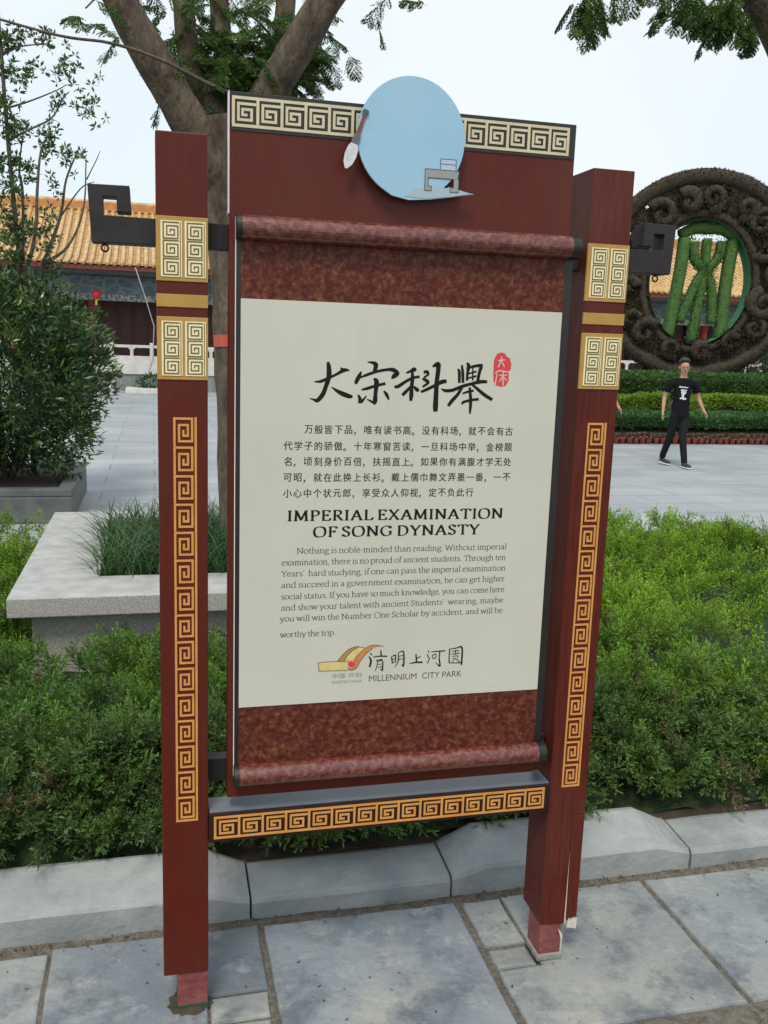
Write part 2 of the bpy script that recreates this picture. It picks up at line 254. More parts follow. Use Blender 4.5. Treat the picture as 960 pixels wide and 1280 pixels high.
# ------------------------------------------------------------------ flat ribbons, frets and lettering (in the sign's x,z plane)
def offsets(p, w):
    p = [np.array(q, float) for q in p]; k = len(p); Lf, Rt = [], []
    for i in range(k):
        a = p[i]-p[i-1] if i > 0 else None; b = p[i+1]-p[i] if i < k-1 else None
        if a is None: a = b
        if b is None: b = a
        a = a/max(np.linalg.norm(a), 1e-9); b = b/max(np.linalg.norm(b), 1e-9)
        na, nb = np.array([-a[1], a[0]]), np.array([-b[1], b[0]])
        m = na+nb; L = np.linalg.norm(m); m = na if L < 1e-6 else m/L
        s = 1/max(.45, float(m@na)); h = w[i]/2*s
        Lf.append(p[i]+m*h); Rt.append(p[i]-m*h)
    return Lf, Rt
def ribbon(mb, pts, w, y, thick=0.0):
    if not hasattr(w, '__len__'): w = [w]*len(pts)
    Lf, Rt = offsets(pts, w); k = len(pts)
    vs = [(q[0], y, q[1]) for q in Lf] + [(q[0], y, q[1]) for q in Rt]
    fs = [(i, k+i, k+i+1, i+1) for i in range(k-1)]
    if thick:
        vs += [(q[0], y+thick, q[1]) for q in Lf] + [(q[0], y+thick, q[1]) for q in Rt]
        for i in range(k-1):
            fs += [(i, i+1, 2*k+i+1, 2*k+i), (k+i+1, k+i, 3*k+i, 3*k+i+1)]
        fs += [(0, 2*k, 3*k, k), (k-1, 2*k-1, 4*k-1, 3*k-1)]
    mb.add(vs, fs)
SPIRAL = [(.055, 1), (.055, .05), (.80, .05), (.80, .83), (.25, .83), (.25, .27), (.62, .27), (.62, .64), (.43, .64), (.43, .44)]
def fret_column(mb, x0, x1, z0, z1, n, y, th=.0015, lw=.1):
    w = x1-x0; h = (z1-z0)/n; t = w*lw
    for i in range(n):
        zt = z1-i*h
        end = 1.0 if i < n-1 else 1-.1*w/h
        ribbon(mb, [(x0+a*w, zt-min(b, end)*h) for a, b in SPIRAL], t, y, th)
    ribbon(mb, [(x0+.95*w, z1), (x0+.95*w, z0+t)], t, y, th)
    ribbon(mb, [(x0, z0+t/2), (x1, z0+t/2)], t, y, th)
def fret_row(mb, x0, x1, z0, z1, n, y, th=.0015, lw=.1, flip=False):
    # cells side by side with a running line above and below
    w = (x1-x0)/n; h = z1-z0; t = h*lw
    ribbon(mb, [(x0, z1-t/2), (x1, z1-t/2)], t, y, th); ribbon(mb, [(x0, z0+t/2), (x1, z0+t/2)], t, y, th)
    path = [(.06, .9), (.06, .1)]
    for i in range(n):
        X = x0+i*w
        ribbon(mb, [(X+.055*w, z1-t), (X+.055*w, z0+t)], t, y, th)
        sp = [(.99, .24), (.26, .24), (.26, .76), (.80, .76), (.80, .42), (.43, .42), (.43, .60), (.63, .60)]
        ribbon(mb, [(X+a*w, z1-b*h) for a, b in sp], t*.9, y, th)
    ribbon(mb, [(x1-t*.5, z1-t), (x1-t*.5, z0+t)], t, y-.00003, th)

def bez(pts, n=5):                    # Catmull-Rom through the points
    p = [np.array(q, float) for q in pts]; p = [2*p[0]-p[1]] + p + [2*p[-1]-p[-2]]; out = []
    for i in range(1, len(p)-2):
        for j in range(n):
            t = j/n; a, b, c, d = p[i-1], p[i], p[i+1], p[i+2]
            out.append(.5*((2*b)+(c-a)*t+(2*a-5*b+4*c-d)*t*t+(3*b-a-3*c+d)*t**3))
    out.append(p[-2]); return out
def brush(mb, strokes, y, wscale=1.0, rough=0):
    """brush strokes traced as x, z, width in millimetres"""
    for k, s in enumerate(strokes):
        a = bez(s, 4); a = [q*.001 for q in a]
        w = [max(.0006, q[2]*wscale) for q in a]
        ribbon(mb, [(q[0], q[1]) for q in a], w, y-.00002*(k % 12))
# --- a serif hand: skeleton strokes drawn with a broad nib ('c' = curve)
def _G():
    g = {}
    T = lambda x, y, r=.17: [(x-r, y), (x+r, y)]
    C = lambda *p: ('c', list(p))
    g['a'] = .80, [C((.12,.78),(.25,.97),(.45,.97),(.57,.75)), [(.57,.8),(.57,.12),(.74,.02)], C((.57,.58),(.3,.5),(.1,.3),(.14,.06),(.32,.02),(.57,.22))]
    g['b'] = .90, [[(.16,1.55),(.16,.02)], [(.0,1.5),(.16,1.55)], C((.16,.75),(.4,1),(.7,.87),(.8,.5),(.7,.12),(.42,.0),(.16,.14))]
    g['c'] = .76, [C((.68,.82),(.48,1),(.2,.88),(.08,.5),(.2,.1),(.45,0),(.7,.18))]
    g['d'] = .92, [[(.72,1.55),(.72,.05),(.88,.02)], [(.56,1.5),(.72,1.55)], C((.72,.8),(.5,1),(.2,.88),(.08,.48),(.2,.1),(.42,0),(.72,.2))]
    g['e'] = .77, [[(.1,.58),(.67,.6)], C((.67,.6),(.58,.92),(.38,1),(.16,.86),(.08,.48),(.2,.1),(.45,0),(.7,.2))]
    g['f'] = .52, [C((.62,1.42),(.48,1.56),(.32,1.45),(.26,1.2),(.26,.6),(.26,0)), [(.06,.98),(.5,.98)], T(.26,0)]
    g['g'] = .82, [C((.4,1),(.14,.9),(.12,.6),(.36,.44),(.6,.55),(.62,.88),(.4,1)), C((.3,.45),(.14,.25),(.3,.1),(.66,.02),(.75,-.2),(.5,-.45),(.2,-.42),(.08,-.22),(.25,0)), [(.6,.93),(.8,1)]]
    g['h'] = .90, [[(.17,1.55),(.17,0)], [(.0,1.5),(.17,1.55)], T(.17,0), C((.17,.72),(.4,1),(.62,.92),(.69,.6),(.69,0)), T(.69,0)]
    g['i'] = .42, [[(.2,1),(.2,0)], [(.04,.94),(.2,1)], T(.2,0), [(.2,1.34),(.2,1.46)]]
    g['j'] = .42, [C((.2,1),(.2,.2),(.15,-.3),(-.05,-.42)), [(.04,.94),(.2,1)], [(.2,1.34),(.2,1.46)]]
    g['k'] = .86, [[(.17,1.55),(.17,0)], [(.0,1.5),(.17,1.55)], T(.17,0), [(.17,.42),(.62,.98)], [(.32,.6),(.76,0)], T(.76,0,.12), T(.62,.98,.12)]
    g['l'] = .42, [[(.2,1.55),(.2,0)], [(.04,1.5),(.2,1.55)], T(.2,0)]
    g['m'] = 1.32, [[(.17,1),(.17,0)], [(.0,.95),(.17,1)], T(.17,0), C((.17,.72),(.38,1),(.57,.92),(.63,.6),(.63,0)), T(.63,0), C((.63,.72),(.84,1),(1.03,.92),(1.1,.6),(1.1,0)), T(1.1,0)]
    g['n'] = .90, [[(.17,1),(.17,0)], [(.0,.95),(.17,1)], T(.17,0), C((.17,.72),(.4,1),(.62,.92),(.69,.6),(.69,0)), T(.69,0)]
    g['o'] = .88, [C((.44,1),(.15,.85),(.08,.5),(.18,.12),(.44,0),(.72,.15),(.8,.5),(.7,.86),(.44,1))]
    g['p'] = .90, [[(.16,1),(.16,-.45)], [(.0,.95),(.16,1)], T(.16,-.45), C((.16,.75),(.4,1),(.7,.87),(.8,.5),(.7,.12),(.42,.0),(.16,.14))]
    g['q'] = g['d']
    g['r'] = .62, [[(.17,1),(.17,0)], [(.0,.95),(.17,1)], T(.17,0), C((.17,.68),(.34,.95),(.56,.93))]
    g['s'] = .64, [C((.52,.84),(.35,1),(.16,.92),(.14,.68),(.34,.52),(.54,.34),(.52,.1),(.3,0),(.1,.16))]
    g['t'] = .55, [C((.22,1.3),(.22,.7),(.23,.15),(.38,0),(.53,.1)), [(.04,.98),(.5,.98)]]
    g['u'] = .92, [C((.15,1),(.15,.4),(.22,.08),(.42,0),(.68,.22)), [(.68,1),(.68,.06),(.86,.02)], [(.0,.97),(.15,1)], [(.53,.97),(.68,1)]]
    g['v'] = .82, [[(.1,1),(.4,0)], [(.4,0),(.72,1)], T(.1,1), T(.72,1,.13)]
    g['w'] = 1.16, [[(.08,1),(.34,0)], [(.34,0),(.58,.95)], [(.58,.95),(.84,0)], [(.84,0),(1.08,1)], T(.08,1), T(.56,.97,.13), T(1.08,1,.12)]
    g['x'] = .84, [[(.12,1),(.72,0)], [(.7,1),(.12,0)], T(.12,1,.14), T(.7,1,.12), T(.12,0,.12), T(.72,0,.14)]
    g['y'] = .82, [[(.1,1),(.42,.05)], [(.74,1),(.36,-.2)], C((.36,-.2),(.22,-.43),(.06,-.4)), T(.1,1), T(.74,1,.12)]
    g['z'] = .8, [[(.1,.97),(.68,.97)], [(.68,.97),(.1,.03)], [(.1,.03),(.7,.03)]]
    H = 1.42
    g['A'] = 1.16, [[(.12,0),(.58,H)], [(.58,H),(1.03,0)], [(.29,.48),(.86,.48)], T(.12,0), T(1.03,0,.2)]
    g['D'] = 1.18, [[(.22,H),(.22,0)], C((.06,H),(.55,H),(.92,1.18),(1.04,.72),(.94,.26),(.58,0),(.06,0))]
    g['E'] = .95, [[(.22,H),(.22,0)], [(.06,H),(.82,H)], [(.22,.74),(.62,.74)], [(.06,0),(.86,0)], [(.80,H),(.83,1.16)], [(.85,0),(.90,.3)], [(.62,.58),(.62,.9)]]
    g['F'] = .88, [[(.22,H),(.22,0)], [(.06,H),(.82,H)], [(.22,.74),(.62,.74)], [(.80,H),(.83,1.16)], [(.62,.58),(.62,.9)], T(.22,0)]
    g['G'] = 1.22, [C((1.02,1.12),(.8,1.38),(.48,1.40),(.16,1.05),(.12,.5),(.4,.04),(.75,.02),(1.02,.2)), [(1.02,.6),(1.02,.14)], [(.82,.62),(1.18,.62)], [(1.02,1.08),(1.04,1.42)]]
    g['I'] = .46, [[(.23,H),(.23,0)], T(.23,0,.19), T(.23,H,.19)]
    g['L'] = .90, [[(.22,H),(.22,0)], [(.06,0),(.82,0)], [(.82,0),(.88,.34)], T(.22,H,.18)]
    g['M'] = 1.42, [[(.18,0),(.24,H)], [(.24,H),(.70,.08)], [(.70,.08),(1.16,H)], [(1.16,H),(1.22,0)], T(.18,0), T(1.22,0,.2), T(.16,H,.12), T(1.24,H,.12)]
    g['N'] = 1.20, [[(.2,0),(.2,H)], [(.2,H),(1.0,.02)], [(1.0,.02),(1.0,H)], T(.2,0,.18), T(1.0,H,.18), T(.14,H,.14)]
    g['O'] = 1.28, [C((.64,1.45),(.25,1.3),(.1,.71),(.25,.12),(.64,-.03),(1.02,.12),(1.18,.71),(1.02,1.3),(.64,1.45))]
    g['P'] = .92, [[(.22,H),(.22,0)], T(.22,0,.18), C((.06,H),(.5,H),(.8,1.26),(.8,.9),(.55,.68),(.22,.68))]
    g['R'] = 1.02, [[(.22,H),(.22,0)], T(.22,0,.18), C((.06,H),(.5,H),(.78,1.28),(.78,.94),(.52,.72),(.22,.72)), [(.45,.72),(.92,.02)], T(.95,0,.12)]
    g['S'] = .82, [C((.68,1.16),(.5,1.42),(.22,1.36),(.13,1.05),(.36,.78),(.64,.55),(.68,.2),(.42,-.01),(.13,.2)), [(.68,1.1),(.7,1.4)], [(.12,.0),(.12,.3)]]
    g['T'] = 1.08, [[(.08,H),(1.0,H)], [(.54,H),(.54,0)], T(.54,0,.2), [(.08,H),(.05,1.14)], [(1.0,H),(1.03,1.14)]]
    g['W'] = 1.52, [[(.1,H),(.42,0)], [(.42,0),(.76,1.36)], [(.76,1.36),(1.1,0)], [(1.1,0),(1.42,H)], T(.1,H), T(1.42,H,.15)]
    g['X'] = 1.08, [[(.14,H),(.95,0)], [(.93,H),(.13,0)], T(.14,H), T(.93,H,.15), T(.13,0,.15), T(.95,0)]
    g['Y'] = 1.02, [[(.1,H),(.5,.66)], [(.93,H),(.5,.66)], [(.5,.66),(.5,0)], T(.5,0,.19), T(.1,H), T(.93,H,.14)]
    g['.'] = .36, [[(.16,.0),(.16,.14)]]
    g[','] = .36, [[(.18,.12),(.08,-.24)]]
    g[';'] = .36, [[(.18,.12),(.08,-.24)], [(.16,.8),(.16,.92)]]
    g['-'] = .46, [[(.06,.5),(.40,.5)]]
    g["'"] = .34, [[(.2,1.5),(.12,1.16)]]
    g[' '] = .42, []
    return g
GL = _G()
def pen_w(d, T, t, rot=.22):
    a = math.atan2(d[1], d[0])-rot
    return math.sqrt((T*math.sin(a))**2+(t*math.cos(a))**2)
def serif_line(mb, text, x0, x1, zb, xh, y, T=.2, t=.07, track=0.0, justify=True):
    """text set between x0 and x1 on the baseline zb; words are spread to fill the measure"""
    words = text.split(' ')
    wl = [sum((GL[c][0]+track)*xh for c in w) for w in words]
    tot = sum(wl); n = len(words)-1
    sx = 1.0; gap = (x1-x0-tot)/n if n else 0
    if n == 0 or gap < .25*xh or gap > .9*xh or not justify:
        gap = .45*xh; sx = (x1-x0-gap*n)/tot
    X = x0; k = 0
    for w, L in zip(words, wl):
        for c in w:
            for s in GL[c][1]:
                cur = isinstance(s, tuple) and s[0] == 'c'
                p = bez(s[1], 4) if cur else [np.array(q, float) for q in s]
                q = [(X+a[0]*xh*sx, zb+a[1]*xh) for a in p]
                w_ = []
                for i in range(len(q)):
                    d = np.array(q[min(i+1, len(q)-1)])-np.array(q[max(i-1, 0)])
                    w_.append(pen_w(d, T, t)*xh)
                ribbon(mb, q, w_, y-.00002*(k % 5)); k += 1
            X += (GL[c][0]+track)*xh*sx
        X += gap
def font_geo(body, size=1.0, spacing=1.0, offset=0.0):
    cu = bpy.data.curves.new('glyphs', 'FONT'); cu.offset = offset; cu.body = body; cu.size = size; cu.space_character = spacing; cu.resolution_u = 3
    ob = bpy.data.objects.new('glyphs', cu); COL.objects.link(ob)
    bpy.context.view_layer.update()
    me = bpy.data.meshes.new_from_object(ob.evaluated_get(bpy.context.evaluated_depsgraph_get()))
    v = [tuple(q.co) for q in me.vertices]; f = [tuple(p.vertices) for p in me.polygons]
    bpy.data.objects.remove(ob); bpy.data.curves.remove(cu); bpy.data.meshes.remove(me)
    return v, f
def font_fit(mb, body, x0, x1, z0, z1, y):
    """set a line so that its ink fills the box"""
    v, f = font_geo(body)
    if not v: return
    a = np.array(v); lo, hi = a.min(0), a.max(0)
    vs = [(x0+(p[0]-lo[0])/(hi[0]-lo[0])*(x1-x0), y, z0+(p[1]-lo[1])/max(1e-6, hi[1]-lo[1])*(z1-z0)) for p in v]
    mb.add(vs, f)

# ------------------------------------------------------------------ the sign
sign = empty('notice_board', 'tall red-brown park notice board with cream poster between two fret-patterned posts', 'notice board')
PW, PT = .111, 2.137
def make_post(x0, broken):
    post = MB()
    if not broken:
        post.prism_x([(0, .106), (.126, .12), (.126, PT), (0, PT)], x0, x0+PW)
    else:   # the cladding is split: the left two thirds are cut shorter, a strip hangs on the right
        post.prism([(x0, .115), (x0+.0725, .108), (x0+.0745, .40), (x0+.0747, .44), (x0+PW, .44), (x0+PW, PT), (x0, PT)], 0, .126)
        post.prism([(x0+.0765, .125), (x0+.086, .115), (x0+.091, .128), (x0+.098, .117), (x0+.104, .13), (x0+PW-.001, .122), (x0+PW, .439), (x0+.0748, .439)], .0003, .014)
    p = post.build('post', RED if not broken else REDW, sign, bevel=.0025)
    # stub the cladding is fixed to
    if not broken:
        s = MB().box(x0+.034, x0+PW-.002, .004, .075, .0, .118).build('post_stub', STUB, p, bevel=.002)
        MB().box(x0+.032, x0+PW, .0015, .077, .0, .014).build('green_foot', mat('green_foot_paint', (.02, .07, .03), .6), p)
    else:
        MB().box(x0+.002, x0+.066, .004, .085, .0, .12).build('post_stub', STUB, p, bevel=.002)
        w = MB(); w.prism([(x0+.080, .098), (x0+.1085, .092), (x0+.1095, .124), (x0+.104, .1185), (x0+.0985, .127), (x0+.092, .116), (x0+.086, .1265), (x0+.082, .114)], -.003, .009)
        w.prism([(x0+.0722, .104), (x0+.0772, .11), (x0+.0757, .24), (x0+.0750, .33)], .0020, .010)
        w.prism([(x0+.056, .096), (x0+.064, .085), (x0+.0705, .075), (x0+.069, .03), (x0+.0665, .002), (x0+.0665, .06), (x0+.06, .082)], .0005, .004)
        w.build('splintered_wood', mat('raw_splinter', (.50, .47, .40), .8, (.62, .58, .5), 60), p)
        MB().box(x0-.004, x0+.072, -.002, .09, .0, .020).build('mortar_foot', mat('grey_mortar', (.2, .2, .175), .9, (.27, .26, .23), 40, bump=.5), p, bevel=.004)
    # gold plates, strip and frets
    for z0, z1 in ((1.823, 1.961), (1.607, 1.746)):
        g = MB().box(x0-.0006, x0+PW+.0006, -.0026, .004, z0, z1).build('gold_plate', GOLD, p, bevel=.001)
        c = MB(); d = MB()
        for k in range(2):
            a = x0+.0095+k*.0515; b = a+.0455
            c.box(a, b, -.0042, -.0028, z0+.009, z1-.0095)
            h = (z1-z0-.0185-.004)/3
            for i in range(3):
                zt = z1-.0115-i*h; w_ = .037; X = a+.0035
                sp = [(.97, .05), (.06, .05), (.06, .93), (.90, .93), (.90, .24), (.26, .24), (.26, .74), (.70, .74), (.70, .44), (.46, .44), (.46, .60)]
                ribbon(d, [(X+u*w_, zt-v*h) for u, v in sp], .0030, -.0047, .0004)
            ribbon(d, [(b-.0035, z1-.012), (b-.0035, z0+.0105)], .0018, -.0047, .0004)
        c.build('cream_panel', CREAM, p); d.build('fret_groove', OLIVE, p)
    MB().box(x0-.0006, x0+PW+.0006, -.0024, .004, 1.767, 1.795).build('gold_strip', GOLD, p, bevel=.0008)
    f = MB(); fret_column(f, x0+.033, x0+.086, .527, 1.523, 15, -.0012, .0014, .095); f.build('fret_column', ORANGE, p)
    return p
make_post(0, False); make_post(1.0268, True)
# curled bracket arms, one out of each side, running through behind the board
def bracket(sx, x):
    b = MB(); X = lambda u: x+sx*u
    b.prism([(X(u), z) for u, z in ((.0005, 1.900), (.137, 1.900), (.1432, 2.0215), (.055, 2.0225), (.052, 1.9665), (.082, 1.9660), (.083, 1.9975), (.112, 1.9975), (.111, 1.9583), (.0005, 1.957))], .030, .085)
    o = b.build('curled_bracket', DARK, sign, bevel=.0015)
    t = MB(); t.tube([(X(.110)+.0075*math.cos(a), .057, 1.8905+.0075*math.sin(a)) for a in np.linspace(0, 2*math.pi, 14)[:-1]], .0022, 6, closed=True)
    t.build('hanging_ring', BLACK, o, smooth=True)
bracket(-1, 0); bracket(1, 1.0268+PW)
MB().box(PW+.0005, 1.0263, .045, .085, 1.900, 1.957).build('upper_rail', DARK, sign, bevel=.0015)
MB().box(PW+.0005, 1.0263, .055, .095, .600, .660).build('lower_rail', DARK, sign, bevel=.0015)
# bottom cross beam with its fret
bm = MB().box(PW+.0008, 1.0260, -.006, .078, .466, .541).build('cross_beam', BEAM, sign, bevel=.0015)
MB().box(PW+.003, 1.024, .002, .077, .5412, .5442).build('beam_top_sheen', RAILTOP, bm)  # thin sheet carrying the painted sky reflection of the beam top
f = MB(); fret_row(f, .124, 1.008, .475, .535, 15, -.0078, .0016, .10); f.build('fret_row', ORANGE, bm)
# the board
bd = MB().box(.1575, .9755, .0, .036, .580, 2.230).build('board', RED, sign, bevel=.002)
MB().box(.1560, .1578, -.0012, .030, 1.975, 2.231).build('edge_trim', WHITE, bd)
MB().box(.1605, .9740, -.002, .002, 2.150, 2.2285).build('header_band', BLACK, bd)
f = MB(); fret_row(f, .163, .9575, 2.157, 2.2205, 15, -.0036, .0014, .10); f.build('header_fret', CREAM2, bd)
# the hanging scroll: black-edged sheet, brocade, rollers, paper
sc = MB().box(.1725, .9855, -.008, -.0005, .640, 1.955).build('scroll', BLACK, sign)
MB().box(.1710, .1727, -.0085, .0, .640, 1.968).build('side_edge', WHITE, sc)
MB().box(.1832, .9665, -.0092, -.0078, .640, 1.955).build('brocade_panel', BROC, sc)
for zc, r in ((1.9455, .0268), (.6465, .0262)):
    t = MB(); t.tube([(.1835, -.020, zc), (.9685, -.020, zc)], r, 28); t.build('roller', ROLL, sc, smooth=False)
    for xa, xb in ((.1715, .1833), (.9687, .9900)): MB().tube([(xa, -.020, zc), (xb, -.020, zc)], r*1.02, 24).build('roller_cap', BLACK, sc)
MB().box(.1834, .9648, -.0112, -.0090, .8195, 1.7920).build('poster_sheet', PAPER, sc)
YI = -.0116
t = MB(); brush(t, TITLE, YI); t.build('title_calligraphy', INK, sc)
t = MB(); t.add([(a*.001, YI, b*.001) for a, b in SEAL], [tuple(range(len(SEAL)))]); t.build('red_seal', SEALM, sc)
t = MB(); brush(t, SEALW, YI-.0005); t.build('seal_characters', PAPER, sc)
t = MB()
CN = ['万般皆下品，唯有读书高。没有科场，就不会有古', '代学子的骄傲。十年寒窗苦读，一旦科场中举，金榜题',
      '名，顷刻身价百倍，扶摇直上。如果你有满腹才学无处', '可昭，就在此换上长衫。戴上儒巾舞文弄墨一番，一不', '小心中个状元郎，享受众人仰视，定不负此行']
PITCH = (.8555-.283)/24
for row, (zc, line, ind) in enumerate(zip((1.4995, 1.4605, 1.4235, 1.3855, 1.3475), CN, (2, 0, 0, 0, 0))):
    for k, ch in enumerate(line):
        v, fc = font_geo(ch, offset=0)
        if not v: continue
        a = np.array(v); S = PITCH*.95; cx = .283+(ind+k+.5)*PITCH
        if ch in '，。': ctr = a.mean(0); off = (cx-.35*PITCH, zc-.36*PITCH)
        else: ctr = (a.min(0)+a.max(0))/2; off = (cx, zc)
        if ch in '一': off = (cx, zc)
        for dx in (-.00022, .00022): t.add([(off[0]+(p[0]-ctr[0])*S*.95+dx, YI-.0001*(dx > 0), off[1]+(p[1]-ctr[1])*S) for p in v], fc)
t.build('chinese_text', INKC, sc)
t = MB()
serif_line(t, 'IMPERIAL EXAMINATION', .2955, .8435, 1.2815, .0168, YI, .36, .11, .16)
serif_line(t, 'OF SONG DYNASTY', .3580, .7830, 1.2415, .0168, YI, .36, .11, .16)
t.build('english_heading', INK, sc)
t = MB()
EN = [('Nothing is noble-minded than reading. Without imperial', .319, .856, 1.2010), ('examination, there is no proud of ancient students. Through ten', .283, .855, 1.1730),
      ("Years'  hard studying, if one can pass the imperial examination", .283, .856, 1.1455), ('and succeed in a government examination, he can get higher', .283, .856, 1.1175),
      ('social status. If you have so much knowledge, you can come here', .283, .856, 1.0890), ("and show your talent with ancient Students'  wearing, maybe", .283, .855, 1.0610),
      ('you will win the Number One Scholar by accident, and will be', .281, .855, 1.0335), ('worthy the trip.', .282, .420, .9935)]
for s, a, b, z in EN: serif_line(t, s, a, b, z, .0096, YI, .20, .085, .02)
t.build('english_text', INK2, sc)
# park emblem: an unrolling scroll with characters and lettering
TAN = mat('emblem_tan', (.42, .235, .085), .5); YEL = mat('emblem_yellow', (.68, .58, .24), .5, (.62, .46, .16), 60); ORG = mat('emblem_orange', (.60, .26, .07), .5, (.55, .17, .07), 60)
def flat(polys, y, name, m):
    t = MB()
    for p in polys: t.add([(a*.001, y, b*.001) for a, b in p], [tuple(range(len(p)))])
    return t.build(name, m, sc)
flat(L_SHEET, YI, 'emblem_sheet', YEL); flat(L_BAND, YI-.0002, 'emblem_band', TAN); flat(L_ROLL, YI-.0003, 'emblem_roll', YEL)
flat(L_FLAP, YI-.0004, 'emblem_flap', ORG); flat(L_CORE, YI-.0006, 'emblem_core', SEALM)
t = MB()
for s in L_LINES: ribbon(t, [(q[0], q[1]) for q in [p*.001 for p in bez(s, 4)]], .0011, YI-.0008)
t.build('emblem_outline', mat('emblem_brown', (.09, .04, .02), .6), sc)
t = MB(); brush(t, PARK, YI, .8); t.build('park_calligraphy', INK, sc)
t = MB(); font_fit(t, 'MILLENNIUM  CITY PARK', .507, .7515, .8675, .8835, YI); t.build('park_lettering', INK2, sc)
t = MB(); font_fit(t, '中国 开封', .413, .489, .8805, .8935, YI); font_fit(t, 'KAIFENG CHINA', .413, .489, .8675, .8745, YI); t.build('city_lettering', INK3, sc)
# a couple of wrinkles in the laminate
WR = mat('wrinkle_white', (.8, .8, .7), .25)
for s in ([(300, 1003, .6), (345, 1014, .9), (400, 1021, .9), (470, 1024, .7)], [(760, 872, .5), (800, 858, .7), (850, 849, .6)]):
    t = MB(); brush(t, [s], YI+.0002); t.build('laminate_wrinkle', WR, sc)
# round picture on top: pale blue disc, desk with box, writing brush (the cartoon figure is left out)
DISC = mat('disc_blue', (.27, .47, .63), .45, (.34, .54, .68), 2.5, spec=.3)
pts = []
cx, cz = .562, 2.160
for k in range(48):
    a = R(-58+296*k/47.0)
    pts.append((cx+.1255*math.cos(a), cz+.131*math.sin(a)))
pts = pts + [(.520, 2.034), (.560, 2.0265), (.610, 2.031), (.660, 2.039), (.716, 2.0495), (.690, 2.053), (.655, 2.061)]
dk = MB().prism(pts, -.030, -.022).build('picture_disc', DISC, sign)
MB().box(.53, .60, -.0225, .0005, 2.12, 2.19).build('disc_standoff', BLACK, dk)
GREYP = mat('printed_desk_grey', (.30, .30, .29), .5); LINE = mat('printed_outline', (.06, .06, .06), .5); LBL = mat('printed_box_blue', (.42, .52, .66), .5)
shad = MB().prism([(.55, 2.034), (.60, 2.032), (.66, 2.040), (.708, 2.0495), (.68, 2.056), (.62, 2.060), (.57, 2.052)], -.0308, -.0301); shad.build('printed_floor', mat('printed_floor_blue', (.36, .46, .52), .5), dk)
d = MB(); d.prism([(.596, 2.0785), (.674, 2.0785), (.677, 2.097), (.596, 2.097)], -.0312, -.0302); d.prism([(.657, 2.050), (.677, 2.050), (.677, 2.0783), (.665, 2.0783), (.665, 2.060), (.657, 2.060)], -.0312, -.0302)
d.prism([(.596, 2.050), (.612, 2.050), (.612, 2.060), (.604, 2.060), (.604, 2.0783), (.596, 2.0783)], -.0312, -.0302); d.build('printed_desk', GREYP, dk)
d = MB(); d.prism([(.632, 2.0975), (.669, 2.0975), (.669, 2.121), (.632, 2.121)], -.0312, -.0302); d.build('printed_box', LBL, dk)
t = MB()
for s in ([(.596, 2.097), (.677, 2.097), (.677, 2.050), (.657, 2.050), (.657, 2.060), (.665, 2.060), (.665, 2.0785), (.604, 2.0785), (.604, 2.060), (.612, 2.060), (.612, 2.050), (.596, 2.050), (.596, 2.097)], [(.632, 2.0975), (.632, 2.121), (.669, 2.121), (.669, 2.0975)], [(.632, 2.110), (.669, 2.110)]):
    ribbon(t, s, .0014, -.0315)
t.build('printed_lines', LINE, dk)
ax = np.array([.026, .075]); ax = ax/np.linalg.norm(ax)
def bp(s, w): q = np.array([.4215, 2.112])+ax*s; nrm = np.array([-ax[1], ax[0]]); return tuple(q+nrm*w), tuple(q-nrm*w)
def bpoly(st): L_, R_ = zip(*[bp(s, w) for s, w in st]); return list(L_)+list(R_[::-1])
MB().prism(bpoly([(-.030, .0025), (-.018, .010), (0, .0135), (.018, .012), (.026, .008)]), -.0340, -.0305).build('brush_tip', mat('printed_white', (.72, .72, .74), .5, (.5, .52, .55), 40), dk)
MB().prism(bpoly([(.0262, .008), (.038, .0085), (.052, .0050)]), -.0340, -.0305).build('brush_collar', mat('printed_grey', (.12, .12, .12), .5), dk)
MB().prism(bpoly([(.0522, .0045), (.078, .0035), (.090, .0040)]), -.0335, -.0305).build('brush_handle', mat('printed_brown', (.22, .05, .04), .5), dk)
MB().prism(bpoly([(.0902, .0050), (.098, .0075), (.104, .0055)]), -.0335, -.0305).build('brush_end', mat('printed_dark_teal', (.06, .09, .09), .5), dk)
